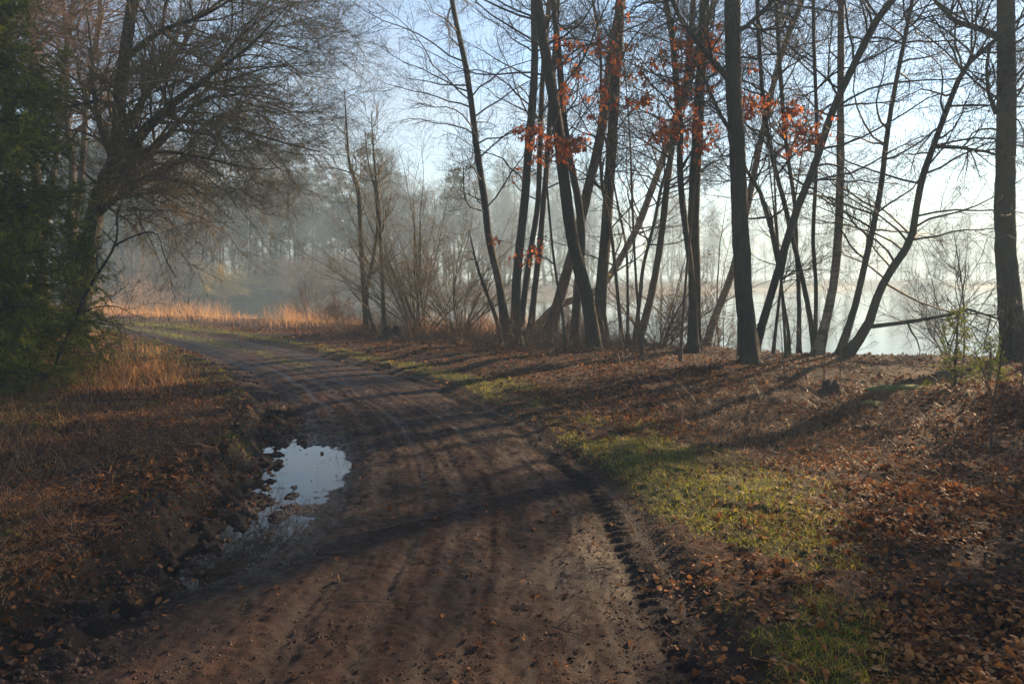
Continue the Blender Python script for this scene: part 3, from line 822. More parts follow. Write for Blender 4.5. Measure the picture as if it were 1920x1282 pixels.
# saplings at the bend of the bank, left of the lakeside row
G_SAP = 'slender saplings on the sunlit bank'
tree('young_tree', 'olive sapling with a forked stem, leftmost of the slender saplings by the water', 'tree',
     [T([(690, 632), (688, 622), (683, 546), (677, 464), (674, 382), (669, 344), (655, 306), (650, 240), (647, 191), (645, 165)], 22, 12, 6, wf=.85, Htop=None),
      T([(708, 632), (690, 580), (688, 545), (700, 480), (708, 425), (704, 360), (690, 300), (684, 240)], 21.6, 9, 5, wf=.85, Htop=None)],
     group=G_SAP, seed=41, crown=dict(nb=10, t0=.12, L1=1.5, k2=6, k3=4, up1=.10, ang=.85, catkins=False), bark='mossy_bark', twig='olive_twig')
tree('young_tree', 'olive sapling with one straight stem, right neighbour of the forked sapling', 'tree',
     [T([(720, 630), (721, 622), (718, 546), (714, 464), (710, 393), (705, 338), (699, 262), (696, 207)], 21.4, 10, 5, wf=.85, Htop=None)],
     group=G_SAP, seed=42, crown=dict(nb=17, t0=.12, L1=1.3, k2=6, k3=4, up1=.10, ang=.85, catkins=False), bark='mossy_bark', twig='olive_twig')

def arc_stems(rng, base, n, L, spread, r0=.02, up=.0, npt=10, wig=.08, droop=-.05):
    az = rng.rand(n) * 2 * math.pi
    th = spread * (.25 + .9 * rng.rand(n))
    d = np.stack([np.cos(az) * np.sin(th), np.sin(az) * np.sin(th), np.cos(th)], 1)
    p = np.asarray(base)[None] + np.stack([rng.randn(n) * .12, rng.randn(n) * .12, np.full(n, -.08)], 1)
    out = np.zeros((n, npt, 3)); out[:, 0] = p
    Ls = L * (.55 + .6 * rng.rand(n))
    for j in range(1, npt):
        d = d + rng.randn(n, 3) * wig; d[:, 2] += droop
        d /= np.linalg.norm(d, axis=1, keepdims=True)
        p = p + d * (Ls / (npt - 1))[:, None]; out[:, j] = p
    s = np.linspace(1, .18, npt)[None]
    return out, (r0 * (.5 + .7 * rng.rand(n)))[:, None] * s

def shrub(name, label, x, y, n=12, L=3.0, spread=.6, twig='olive_twig', bark='mossy_bark', seed=1, group=None, k1=9, k2=7, r0=.022, L1=1.0, L2=.45, cat='shrub', leafn=0):
    rng = np.random.RandomState(seed)
    z = Hs(x, y)
    root = tag(empty(name, (x, y, z)), label, cat, group)
    org = np.array(root.location)
    s, rs = arc_stems(rng, org, n, L, spread, r0)
    V, Q, MI = tubes([(s, rs, 6, 0)], org)
    build('stems', V, quads=Q, mats=[M[bark]], parent=root)
    a, ra = grow(rng, s, rs, k1, .15, 1, L1, .7, n=6, wig=.16, up=.02, r0=.008, rtip=.003)
    b, rb = grow(rng, a, ra, k2, .1, 1, L2, .75, n=5, wig=.2, up=.03, r0=.004, rtip=.002)
    c, rc = grow(rng, b, rb, 3, .2, 1, L2 * .5, .75, n=3, wig=.2, up=.03, r0=.003, rtip=.002)
    V, Q, MI = tubes([(a, ra, 4, 0), (b, rb, 3, 0), (c, rc, 3, 0)], org)
    build('crown', V, quads=Q, mats=[M[twig]], parent=root)
    if leafn:
        p = b[rng.randint(0, len(b), leafn), -1]
        V, Tt, tn = leaves(rng, p, .05 + .03 * rng.rand(leafn))
        build('leaves', V - org, tris=Tt, mats=[M['grass']], tint=tn, parent=root, smooth=False)
    return root

def at(px, D): return (px - 960) / F * D
shrub('hazel_bush', 'wide multi-stemmed bush arching over the bank, tallest shrub between the saplings and the tree row', at(783, 21.5), 21.5, 30, 4.8, .68, seed=51, k1=13, r0=.024)
shrub('hazel_bush', 'low arching bush leaning right, tucked between the wide bush and the slim curved trunk', at(858, 20.5), 20.5, 22, 3.6, .75, seed=52, k1=12, twig='olive_twig')
shrub('thorn_bush', 'reddish tangle of thin stems at the foot of the forked sapling', at(640, 23.5), 23.5, 16, 1.5, .8, seed=53, twig='red_twig', r0=.01, L1=.5, L2=.25)
shrub('thorn_bush', 'reddish tangle of thin stems between the tree row and the leaning pair', at(1095, 18.2), 18.2, 14, 1.3, .8, seed=54, twig='red_twig', r0=.01, L1=.5, L2=.25)
shrub('alder_bush', 'dense brown catkin bush over the water between two dark trunks right of the middle', at(1235, 17.4), 17.4, 14, 3.4, .7, seed=55, twig='red_twig', k1=10, leafn=60)
shrub('alder_bush', 'brown catkin bush over the water in the gap left of the biggest trunk', at(1345, 17.6), 17.6, 12, 3.6, .6, seed=56, twig='red_twig', k1=10, leafn=10)
shrub('bramble_bush', 'fine bare twigs spreading low over the pale water left of the right-edge trunk', at(1790, 14.6), 14.6, 10, 2.6, .8, seed=57, twig='dark_twig', bark='alder_bark', r0=.014)
shrub('bramble_bush', 'bare twiggy bush hanging over the reeds at the far bend of the road', at(590, 26.5), 26.5, 10, 1.8, .9, seed=58, twig='red_twig', r0=.012)

# ------------------------------------------------------------------ brown oak leaves still hanging on young oaks
def leafy_oak(label, stem, D, clusters, seed, w0=9, w1=4):
    rng = np.random.RandomState(seed)
    s = T(stem, D, w0, w1, Htop=None, n=18)
    root = tag(empty('young_oak', (s[0, 0], s[0, 1], Hs(s[0, 0], s[0, 1]))), label, 'tree', 'young oaks that still hold brown leaves')
    org = np.array(root.location)
    V, Q = rough_trunk(rng, s, 8, .04)
    build('trunk', V - org, quads=Q, mats=[M['brown_bark']], parent=root)
    br = []; lp = []
    for (cx, cy, rx, ry, nl) in clusters:
        c = P(cx, cy, D + rng.uniform(-.5, .3))
        # branch from the stem to the cluster
        i = np.argmin(np.abs(s[:, 2] - (c[2] - .3 * abs(c[0] - s[:, 0].mean()))))
        a = s[i, :3]
        midp = (a + c) / 2 + np.array([0, 0, .12])
        pl = spline([a, midp, c], 8); pl[1:-1] += rng.randn(6, 3) * .03
        br.append(pl)
        m = max(3, nl // 8)
        ends = c + np.column_stack([rng.randn(m) * rx, rng.randn(m) * rx * .8, rng.randn(m) * ry]) / F * D * .8
        for e in ends:
            st = pl[rng.randint(4, 8)]
            q = spline([st, (st + e) / 2 + rng.randn(3) * .03, e], 8); br.append(q)
            k = max(3, int(1.7 * nl / m))
            ii = rng.randint(3, 8, k)
            lp.append(q[ii] + rng.randn(k, 3) * .045)
    B = np.array(br); R = np.tile(np.linspace(.009, .0025, 8), (len(B), 1))
    c2, rc2 = grow(rng, B, R, 3, .3, 1, .28, .8, n=4, wig=.2, r0=.003, rtip=.002)
    V, Q, MI = tubes([(B, R, 4, 0), (c2, rc2, 3, 0)], org)
    build('crown', V, quads=Q, mats=[M['dark_twig']], parent=root)
    lp = np.concatenate(lp)
    V, Tt, tn = leaves(rng, lp, .062 + .05 * rng.rand(len(lp)), V0=OAK_V, T0=OAK_T, hang=True)
    build('leaves', V - org, tris=Tt, mats=[M['oak_leaf']], tint=tn, parent=root, smooth=False)

leafy_oak('young oak with rusty leaves in front of the three-stemmed and thick leaning trunks', [(1060, 690), (1056, 600), (1040, 500), (1030, 400), (1025, 300), (1050, 200), (1075, 100), (1080, 20)], 14.6,
          [(995, 255, 26, 20, 70), (1015, 290, 25, 10, 30), (1050, 270, 35, 26, 130), (1085, 270, 25, 18, 60), (968, 328, 10, 6, 8), (1000, 485, 22, 10, 28), (970, 484, 8, 7, 10),
           (1010, 455, 10, 12, 8), (1060, 78, 25, 16, 36), (1050, 110, 12, 12, 18), (1085, 140, 22, 8, 20), (1060, 170, 10, 18, 18), (925, 452, 14, 6, 7), (1085, 175, 30, 10, 18)], 61)
leafy_oak('young oak with rusty leaves spread in front of the sturdy upright trunk', [(1205, 685), (1198, 600), (1190, 480), (1185, 360), (1180, 240), (1170, 120), (1160, 30)], 14.2,
          [(1135, 85, 28, 14, 44), (1160, 25, 12, 14, 16), (1160, 135, 14, 18, 26), (1120, 165, 18, 14, 22), (1125, 190, 24, 10, 26), (1205, 180, 30, 11, 48), (1225, 185, 25, 9, 26),
           (1150, 100, 10, 30, 20), (1180, 83, 14, 8, 12), (1215, 140, 20, 20, 28), (1240, 118, 20, 14, 30), (1110, 215, 14, 10, 12)], 62)
leafy_oak('young oak with the densest rusty leaves left of the biggest trunk top', [(1275, 690), (1280, 600), (1290, 480), (1300, 380), (1310, 280), (1315, 180), (1320, 80)], 13.4,
          [(1320, 70, 34, 16, 70), (1300, 105, 30, 22, 90), (1265, 80, 22, 14, 40), (1335, 95, 20, 18, 34), (1300, 185, 22, 14, 44), (1245, 235, 26, 14, 50), (1290, 240, 26, 16, 56),
           (1315, 250, 16, 20, 24), (1215, 255, 22, 12, 26), (1335, 250, 12, 12, 12), (1270, 150, 16, 14, 20), (1270, 190, 12, 14, 20)], 63)
leafy_oak('young oak with rusty leaves hanging right of the biggest trunk', [(1475, 700), (1470, 600), (1462, 500), (1455, 400), (1450, 300), (1440, 200), (1430, 120)], 13.6,
          [(1408, 195, 16, 24, 44), (1408, 215, 12, 14, 20), (1440, 195, 14, 12, 18), (1465, 200, 26, 12, 40), (1485, 205, 24, 14, 40), (1510, 245, 26, 18, 50), (1525, 262, 20, 16, 30),
           (1490, 285, 10, 7, 12), (1475, 240, 16, 16, 20), (1548, 252, 12, 12, 14), (1400, 118, 12, 8, 8)], 64)

# ------------------------------------------------------------------ the big oak and its neighbours on the left
rngo = np.random.RandomState(77)
OD = 14.5
def wl(pts, r0, r1, D=OD, dd=0.0):
    n = len(pts)
    return np.column_stack([np.array([P(a, b, D + dd * i / (n - 1)) for i, (a, b) in enumerate(pts)]), np.linspace(r0, r1, n)])
root = tag(empty('oak_tree', (at(150, OD), OD, Hs(at(150, OD), OD))), 'old oak leaning over the road from behind the spruce, wide crown of drooping mossy branches', 'tree')
org = np.array(root.location)
tr = T([(140, 690), (150, 600), (158, 520), (168, 450), (181, 396), (190, 350), (211, 319), (221, 268), (223, 201), (235, 100), (250, 0)], OD, 62, 26, Htop=11, n=26, flare=1.4)
V, Q = rough_trunk(rngo, tr)
build('trunk', V - org, quads=Q, mats=[M['oak_bark']], parent=root)
limbs = [wl([(186, 372), (208, 330), (235, 288), (268, 248), (302, 215), (332, 188), (369, 161), (402, 134), (433, 114), (463, 90), (500, 55), (540, 10)], .15, .03, dd=-2.5),
         wl([(190, 365), (222, 335), (262, 300), (300, 268), (340, 225), (372, 190), (420, 180), (470, 178), (530, 190), (580, 215)], .10, .012, dd=-1.5),
         wl([(183, 400), (215, 375), (250, 352), (255, 345)], .07, .05, dd=-.5),
         wl([(200, 330), (250, 300), (300, 285), (350, 290), (400, 300), (450, 312), (500, 318), (540, 310)], .06, .010, dd=-2),
         wl([(215, 300), (190, 240), (175, 160), (170, 80), (160, 0)], .09, .04, dd=.5),
         wl([(222, 260), (260, 200), (300, 140), (340, 90), (370, 40), (400, -20)], .08, .03, dd=1.0),
         wl([(222, 210), (190, 190), (130, 200), (60, 215), (0, 225)], .06, .02, dd=-2.5),
         wl([(200, 345), (240, 330), (290, 330), (350, 345), (400, 380), (440, 420)], .035, .006, dd=-2),
         wl([(235, 110), (300, 60), (380, 30), (450, -10), (520, -50)], .07, .02, dd=-1.5),
         wl([(302, 215), (350, 230), (410, 235), (470, 250), (540, 270), (600, 285)], .04, .008, dd=-1),
         wl([(369, 161), (430, 150), (490, 130), (550, 120), (610, 118)], .035, .008, dd=-1),
         wl([(402, 134), (440, 80), (500, 30), (570, 0), (640, -40)], .04, .010, dd=-.5)]
cs = []
for s in limbs:
    s[:, 3] *= np.linspace(1, .25, len(s)); sp_ = spline(s, 16)
    V, Q = rough_trunk(rngo, sp_, 8, .05)
    build('limb', V - org, quads=Q, mats=[M['oak_bark']], parent=root)
LP = np.array([spline(s, 16) for s in limbs])
for (Pa, Ra, k1, L1) in ((LP[:, :, :3], LP[:, :, 3], 24, 2.0), (tr[None, 8:, :3], tr[None, 8:, 3], 20, 2.8)):
    a, ra = grow(rngo, Pa, Ra, k1, .12, 1, L1, .85, n=9, wig=.14, up=-.015, r0=.028, rtip=.005, taper=.35)
    b, rb = grow(rngo, a, ra, 9, .1, 1, .95, .65, n=6, wig=.17, up=-.02, r0=.010, rtip=.003, taper=.4)
    c, rc = grow(rngo, b, rb, 8, .1, 1, .42, .7, n=4, wig=.2, up=.01, r0=.005, rtip=.003, taper=.3)
    d, rd = grow(rngo, c, rc, 2, .2, 1, .16, .7, n=3, wig=.2, up=.01, r0=.003, rtip=.002)
    cs += [(a, ra, 5, 0), (b, rb, 3, 0), (c, rc, 3, 0), (d, rd, 3, 0)]
V, Q, MI = tubes(cs, org)
build('crown', V, quads=Q, mats=[M['olive_twig']], parent=root)

def free_tree(name, label, x, y, h, r, seed, bark='brown_bark', twig='red_twig', lean=(0, 0), group=None, crown=None, cat='tree'):
    rng = np.random.RandomState(seed)
    z0 = Hs(x, y) - .1
    n = 12
    t = np.linspace(0, 1, n)
    s = np.column_stack([x + lean[0] * t + np.cumsum(rng.randn(n)) * .05, y + lean[1] * t + np.cumsum(rng.randn(n)) * .05, z0 + h * t, r * (1 - t) ** .8 + .012])
    s = spline(s, 24); s[:, 3] = np.maximum(s[:, 3], .006); s[:, 3] *= 1 + .5 * np.exp(-(s[:, 2] - z0) / .4)
    return tree(name, label, cat, [s], bark, twig, group, seed, crown)
GL = 'bare brown trees crowded behind the old oak'
free_tree('beech_tree', 'bare tree behind the oak at the upper left, its trunk showing between oak and spruce', at(95, 19), 19, 13, .12, 71, group=GL, crown=dict(nb=50, t0=.42, L1=3.4, k2=11, k3=9, catkins=False, up1=.04))
free_tree('beech_tree', 'bare tree right of the oak trunk, deep in the brown tangle of twigs', at(150, 21), 21, 12, .11, 72, group=GL, crown=dict(nb=50, t0=.42, L1=3.4, k2=11, k3=9, catkins=False, up1=.04))
free_tree('beech_tree', 'bare tree farthest left, standing between the spruce top and the oak', at(20, 16), 16, 13, .13, 73, group=GL, crown=dict(nb=44, t0=.4, L1=3.2, k2=11, k3=9, catkins=False, up1=.04))
free_tree('beech_tree', 'bare tree with reddish twigs above the oak limbs, reaching furthest toward the open sky', at(120, 23), 23, 14, .10, 74, group=GL, lean=(2.5, -1), crown=dict(nb=40, t0=.45, L1=3.2, k2=11, k3=9, catkins=False, up1=.03))

free_tree('beech_tree', 'slender bare tree between two others above the first fork of the oak', at(60, 21.5), 21.5, 14, .10, 75, group=GL, lean=(3.0, -1), crown=dict(nb=50, t0=.4, L1=3.4, k2=11, k3=9, catkins=False, up1=.03))
# thin leaning sapling in front of the spruce
s0 = wl([(96, 706), (111, 665), (134, 615), (148, 584), (158, 558), (174, 527), (201, 487), (215, 460), (221, 433), (218, 405), (230, 370), (228, 330), (238, 290)], .028, .006, D=10.6)
s0[0, 2] = Hs(s0[0, 0], s0[0, 1]) - .08
s0 = spline(s0, 22)
tree('young_alder', 'thin leaning sapling with dark crooked side branches in front of the spruce edge', 'tree', [s0], 'alder_bark', 'dark_twig', None, 81,
     dict(nb=7, t0=.3, L1=.9, k2=4, k3=3, up1=-.05, L2=.4, L3=.18),
     limbs=[spline(wl([(213, 462), (241, 447), (278, 435), (298, 444), (308, 480), (330, 520)], .014, .003, D=10.6, dd=-.4), 12),
            spline(wl([(222, 463), (200, 440), (180, 420), (165, 400)], .010, .003, D=10.6), 12),
            spline(wl([(150, 590), (180, 576), (220, 575), (250, 590), (280, 600)], .009, .002, D=10.6, dd=-.3), 12),
            spline(wl([(140, 600), (190, 606), (230, 615), (262, 625)], .009, .002, D=10.6, dd=-.3), 12)])

# ------------------------------------------------------------------ spruces
def spruce(label, x, y, h, rad, seed, nwh=34, name='spruce_tree', group=None, dens=1.0, zlow=.15, needle=.024, nw=.0026):
    rng = np.random.RandomState(seed)
    z0 = Hs(x, y)
    root = tag(empty(name, (x, y, z0)), label, 'tree', group); org = np.array(root.location)
    t = np.linspace(0, 1, 16)
    s = np.column_stack([x + 0 * t, y + 0 * t, z0 - .1 + h * t, (h * .014) * (1 - t) + .008])
    V, Q = rough_trunk(rng, s, 10, .05)
    build('trunk', V - org, quads=Q, mats=[M['brown_bark']], parent=root)
    # whorled boughs that sweep down and lift at the tips
    n1 = int(nwh * 7)
    tt = np.linspace(0.0, .985, n1) + rng.randn(n1) * .006
    tt = np.clip(tt, 0, .99)
    zz = z0 + zlow + (h - zlow) * tt
    L = rad * (1 - tt) ** .75 * (.85 + .25 * rng.rand(n1)) + .06 * h / 9
    az = np.arange(n1) * 2.399 + rng.randn(n1) * .3
    n = 8
    B = np.zeros((n1, n, 3)); p = np.stack([np.full(n1, x), np.full(n1, y), zz], 1); B[:, 0] = p
    el = .25 * tt - .15
    for j in range(1, n):
        e = el - .32 * math.sin(j / (n - 1) * math.pi) + (.25 if j > 5 else 0)
        d = np.stack([np.cos(az) * np.cos(e), np.sin(az) * np.cos(e), np.sin(e)], 1) + rng.randn(n1, 3) * .05
        p = p + d * (L / (n - 1))[:, None]; B[:, j] = p
    RB = np.linspace(1, .15, n)[None] * (.004 + .008 * L)[:, None]
    k = np.maximum(4, (L * 15 * dens).astype(int))
    b, rb = grow(rng, B, RB, k, .12, 1, np.maximum(.10, L * .30), .8, n=5, wig=.08, up=-.10, r0=.004, rtip=.0015, taper=.3)
    c, rc = grow(rng, b, rb, 4, .15, 1, np.maximum(.05, .45 * np.linalg.norm(b[:, -1] - b[:, 0], axis=1)), .6, n=4, wig=.06, up=-.06, r0=.002, rtip=.001)
    V, Q, MI = tubes([(B, RB, 4, 0), (b, rb, 3, 0)], org)
    build('branches', V, quads=Q, mats=[M['dark_twig']], parent=root)
    # needles: small thin blades angled forward along every shoot
    Vs = []; tn = []
    for (S, per) in ((b, 26), (c, 20)):
        m = len(S); cnt = int(m * per * dens)
        i = rng.randint(0, m, cnt); f = rng.rand(cnt) * (S.shape[1] - 1); j0 = np.minimum(f.astype(int), S.shape[1] - 2); w_ = (f - j0)[:, None]
        p = S[i, j0] * (1 - w_) + S[i, j0 + 1] * w_
        d = S[i, j0 + 1] - S[i, j0]; d /= np.linalg.norm(d, axis=1, keepdims=True) + 1e-9
        q = rng.randn(cnt, 3); q -= (q * d).sum(1, keepdims=True) * d; q /= np.linalg.norm(q, axis=1, keepdims=True) + 1e-9
        dr = d * .75 + q * .75
        sd = np.cross(dr, rng.randn(cnt, 3)); sd /= np.linalg.norm(sd, axis=1, keepdims=True) + 1e-9
        ln = needle * (.7 + .6 * rng.rand(cnt))[:, None]
        Vs.append(np.stack([p - sd * nw, p + sd * nw, p + dr * ln], 1).reshape(-1, 3))
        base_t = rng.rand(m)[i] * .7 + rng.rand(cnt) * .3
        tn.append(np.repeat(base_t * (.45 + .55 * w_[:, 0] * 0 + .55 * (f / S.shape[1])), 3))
    V = np.concatenate(Vs) - org
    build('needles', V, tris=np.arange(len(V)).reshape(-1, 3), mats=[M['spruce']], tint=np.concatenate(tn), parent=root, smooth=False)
    return root
spruce('tall green spruce filling the left edge, its sunlit boughs hanging to the ground', -7.85, 10.4, 11.5, 2.15, 91, 84, dens=1.45, needle=.036, nw=.0042)
spruce('second spruce beyond the first at the left edge, only its upper boughs showing', -11.2, 13.4, 12, 2.6, 92, 50, dens=.9, needle=.04, nw=.006)
spruce('unseen dark spruce added outside the picture to the right for shade', 10.3, 11.3, 11, 1.9, 95, 34, dens=.6, needle=.05, nw=.008)  # never in view, added to throw shade on the lower right foreground
G_SS = 'knee-high spruce seedlings on the leafy bank'
spruce('feathery green spruce seedling on the bank left of the right-edge trunk', at(1797, 9.6), 9.6, 1.0, .34, 93, 5, 'spruce_seedling', G_SS, dens=1.5, needle=.018, nw=.0012, zlow=.10)
spruce('shorter yellow-green spruce seedling just right of the feathery one', at(1862, 10.4), 10.4, .62, .34, 94, 4, 'spruce_seedling', G_SS, dens=1.5, needle=.018, nw=.0012, zlow=.10)

# ------------------------------------------------------------------ thin saplings, stump and moss mounds on the right
GT = 'bare thin saplings on the leafy ground'
def sapling(label, pts, D, r0, seed, nb=10, L1=.5, k2=3):
    s = wl(pts, r0, .003, D=D)
    s[0, 2] = Hs(s[0, 0], s[0, 1]) - .04
    tree('bare_sapling', label, 'sapling', [spline(s, 14)], 'brown_bark', 'dark_twig', GT, seed, dict(nb=nb, t0=.3, L1=L1, ang=.7, k2=k2, k3=2, L2=.25, L3=.12, catkins=False, r1=.006, up1=.06))
sapling('bare sapling on the dark mound, nearest the right edge of the picture', [(1858, 935), (1858, 850), (1862, 760), (1874, 690), (1882, 620), (1890, 560)], 6.9, .011, 101, 12, .45)
sapling('thin bare sapling standing beside the hollow left of the dark mound', [(1772, 960), (1770, 900), (1760, 810), (1750, 780)], 6.3, .009, 102, 6, .3)
sapling('thin sapling farthest left of the four in front of the stem cluster', [(1472, 742), (1470, 700), (1466, 640), (1462, 590)], 10.6, .009, 103, 8)
sapling('thin sapling left of the stump with a slight kink', [(1513, 735), (1508, 690), (1500, 630), (1505, 560)], 10.9, .009, 104, 8)
sapling('thin straight sapling rising directly behind the stump', [(1545, 738), (1545, 690), (1548, 620), (1552, 540)], 10.8, .010, 105, 8)
sapling('thin sapling right of the stump', [(1575, 742), (1575, 700), (1577, 650), (1584, 600)], 10.6, .008, 106, 8)
sapling('tall thin sapling reaching over the pale water behind the spruce seedling', [(1800, 745), (1808, 650), (1806, 560), (1796, 480), (1785, 420)], 11.2, .014, 107, 16, .8, 5)
sapling('bare sapling leaning right at the picture edge behind the dark mound', [(1905, 790), (1912, 740), (1920, 690), (1930, 620)], 8.4, .010, 108, 10)

def lump(name, label, x, y, rx, ry, rz, mat, seed, cat, kind=None, jag=0.0):
    rng = np.random.RandomState(seed)
    nu, nv = 28, 12
    V = []
    for j in range(nv):
        f = j / (nv - 1)
        for i in range(nu):
            a = 2 * math.pi * i / nu
            rr = 1 + .18 * math.sin(3 * a + seed) + .1 * math.sin(7 * a + 2 * seed)
            if jag:   # stump: steep flanks, torn rim, hollow top
                prof = np.interp(f, [0, .25, .7, .78, 1], [1.5, .85, .7, .55, .0]); zz = np.interp(f, [0, .25, .7, .78, 1], [-.25, .35, 1, .75, .6])
                zz += jag * math.sin(5 * a + 1) * (f > .5) * (f < .78) + rng.randn() * .03
            else:
                prof = math.cos(f * math.pi / 2) ** .8; zz = math.sin(f * math.pi / 2) * (1 + rng.randn() * .03) - .25
            k = rr * prof * (1 + rng.randn() * .03)
            V.append((rx * k * math.cos(a), ry * k * math.sin(a), rz * zz))
    I = np.arange(nu * nv).reshape(nv, nu)
    Q = np.stack([I[:-1], np.roll(I[:-1], -1, 1), np.roll(I[1:], -1, 1), I[1:]], -1).reshape(-1, 4)
    o = build(name, np.array(V), quads=Q, mats=[mat])
    o.location = (x, y, Hs(x, y))
    return tag(o, label, cat, kind=kind)
lump('tree_stump', 'small dark rotten stump with a torn rim on the leaf-covered bank', at(1560, 10.2), 10.2, .13, .13, .16, M['alder_bark'], 3, 'stump', jag=.22)
lump('tree_stump', 'dark old stump low in the sunlit grass below the wide bush', at(738, 19.8), 19.8, .30, .24, .30, M['alder_bark'], 4, 'stump', jag=.12)
lump('moss_mound', 'rounded bright green moss cushion, the largest right of the stump', at(1672, 10.2), 10.2, .26, .2, .07, M['moss'], 5, 'moss')
lump('moss_mound', 'small yellow-green moss cushion nearest the viewer, left below the largest one', at(1643, 9.4), 9.4, .13, .10, .05, M['moss'], 6, 'moss')
lump('moss_mound', 'flat moss cushion joined to the right side of the largest one', at(1712, 10.0), 10.0, .19, .14, .06, M['moss'], 7, 'moss')

# ------------------------------------------------------------------ unseen trees added outside the frame on the right to shade the road
GO = 'unseen bare trees added beyond the right edge for shade'
for i, (x, y, h, r) in enumerate([(9.2, 9.6, 11, .14), (13.6, 13.2, 12, .14), (7.2, 6.6, 10, .12)]):
    free_tree('alder_tree', 'unseen bare dark tree added outside the picture to the right for shade', x, y, h, r, 120 + i, 'alder_bark', 'dark_twig', group=GO, crown=dict(nb=26, t0=.2, L1=2.6, k2=8, k3=4))

# ------------------------------------------------------------------ the wood across the water (left) : every tree its own object
def proto_parts(kind, seed):
    rng = np.random.RandomState(seed)
    n = 14; t = np.linspace(0, 1, n)
    parts = []
    if kind in ('birch', 'alder'):
        h = 14
        s = np.column_stack([np.cumsum(rng.randn(n)) * .12, np.cumsum(rng.randn(n)) * .12, -.2 + h * t, (.16 if kind == 'alder' else .11) * (1 - t) + .015])
        V, Q, _ = tubes([(s[None, :, :3], s[None, :, 3], 7, 0)])
        parts.append(('trunk', V, Q, None, M['far_trunk'] if kind == 'alder' else M['far_birch']))
        a, ra = grow(rng, s[None, :, :3], s[None, :, 3], 42, .12, .98, 3.6, .75, n=7, wig=.15, up=.08, r0=.045, rtip=.01, taper=.55)
        b, rb = grow(rng, a, ra, 9, .1, 1, 1.4, .7, n=5, wig=.2, up=.04, r0=.018, rtip=.007)
        c, rc = grow(rng, b, rb, 6, .1, 1, .7, .7, n=3, wig=.2, up=.02, r0=.011, rtip=.007)
        V, Q, _ = tubes([(a, ra, 3, 0), (b, rb, 3, 0), (c, rc, 3, 0)])
        parts.append(('crown', V, Q, None, M['far_twig']))
    elif kind == 'pine':
        h = 15
        s = np.column_stack([np.cumsum(rng.randn(n)) * .08, np.cumsum(rng.randn(n)) * .08, -.2 + h * t, .18 * (1 - t) + .02])
        V, Q, _ = tubes([(s[None, :, :3], s[None, :, 3], 7, 0)])
        parts.append(('trunk', V, Q, None, M['far_trunk']))
        a, ra = grow(rng, s[None, :, :3], s[None, :, 3], 42, .35, 1.0, 2.6, 1.25, n=6, wig=.12, up=.03, r0=.04, rtip=.01, taper=.5)
        b, rb = grow(rng, a, ra, 7, .3, 1, .8, .7, n=4, wig=.2, up=.05, r0=.012, rtip=.006)
        V, Q, _ = tubes([(a, ra, 3, 0), (b, rb, 3, 0)])
        parts.append(('branches', V, Q, None, M['far_trunk']))
        pp = b[:, 1:].reshape(-1, 3); pp = np.repeat(pp, 6, 0) + rng.randn(len(pp) * 6, 3) * .16
        V, Tt, tn = leaves(rng, pp, .22 + .1 * rng.rand(len(pp)))
        parts.append(('needles', V, None, (Tt, tn), M['far_needles']))
    else:
        org = np.zeros(3)
        s, rs = arc_stems(rng, org, 100, 3.6, .95, .03)
        a, ra = grow(rng, s, rs, 10, .15, 1, 1.1, .6, n=5, wig=.16, up=.04, r0=.018, rtip=.010)
        b, rb = grow(rng, a, ra, 6, .1, 1, .5, .7, n=3, wig=.2, up=.03, r0=.013, rtip=.009)
        V, Q, _ = tubes([(s, rs, 4, 0)]); parts.append(('stems', V, Q, None, M['gold_twig'] if kind == 'gold' else M['rust_twig']))
        V, Q, _ = tubes([(a, ra, 3, 0), (b, rb, 3, 0)]); parts.append(('crown', V, Q, None, M['gold_twig'] if kind == 'gold' else M['rust_twig']))
    return parts
FAR = {}
for kind, nm, lab, cat, sd in (('birch', 'birch_tree', 'pale thin birch among the misty trees across the water', 'tree', 1), ('alder', 'alder_tree', 'grey bare broadleaf tree in the misty wood across the water', 'tree', 2),
                               ('alder2', 'alder_tree', 'grey bare broadleaf tree in the misty wood across the water', 'tree', 5),
                               ('pine', 'pine_tree', 'dim green pine among the misty trees across the water', 'tree', 3), ('bush', 'willow_bush', 'misty brown bush at the far water edge', 'bush', 4), ('gold', 'willow_bush', 'golden willow bush at the far water edge', 'bush', 6)):
    FAR[kind] = (proto_parts(kind.rstrip('2'), sd), nm, lab, cat)
FGRP = {'birch': 'pale birches in the far wood', 'alder': 'bare trees in the far wood', 'alder2': 'bare trees in the far wood', 'pine': 'pines in the far wood', 'bush': 'brown bushes at the far water edge', 'gold': None}
FIRST = {}
def far_place(kind, x, y, sc_, rz, label=None, sz=None):
    parts, nm, lab, cat = FAR[kind]
    z = Hs(x, y)
    r = tag(empty(nm, (x, y, z)), label or lab, cat, None if label else FGRP[kind])
    r.rotation_euler = (0, 0, rz); s_ = sc_
    r.scale = (s_, s_, sz or s_)
    if kind not in FIRST:
        FIRST[kind] = []
        for (pn, V, Q, TT, mt) in parts:
            o = build(pn, V, quads=Q, tris=TT[0] if TT else None, tint=TT[1] if TT else None, mats=[mt], parent=r)
            FIRST[kind].append(o)
    else:
        for o in FIRST[kind]:
            c = o.copy(); COL.objects.link(c); c.parent = r
rf = np.random.RandomState(202)
def far_edge(px):
    """forward distance of the far shore in a given direction"""
    for D in np.arange(45, 230, .5):
        x = (px - 960) / F * D
        if D > 50 and lake_d(np.array([x]), np.array([D]))[0] < 0: return D
    return 200
edge_cache = {}
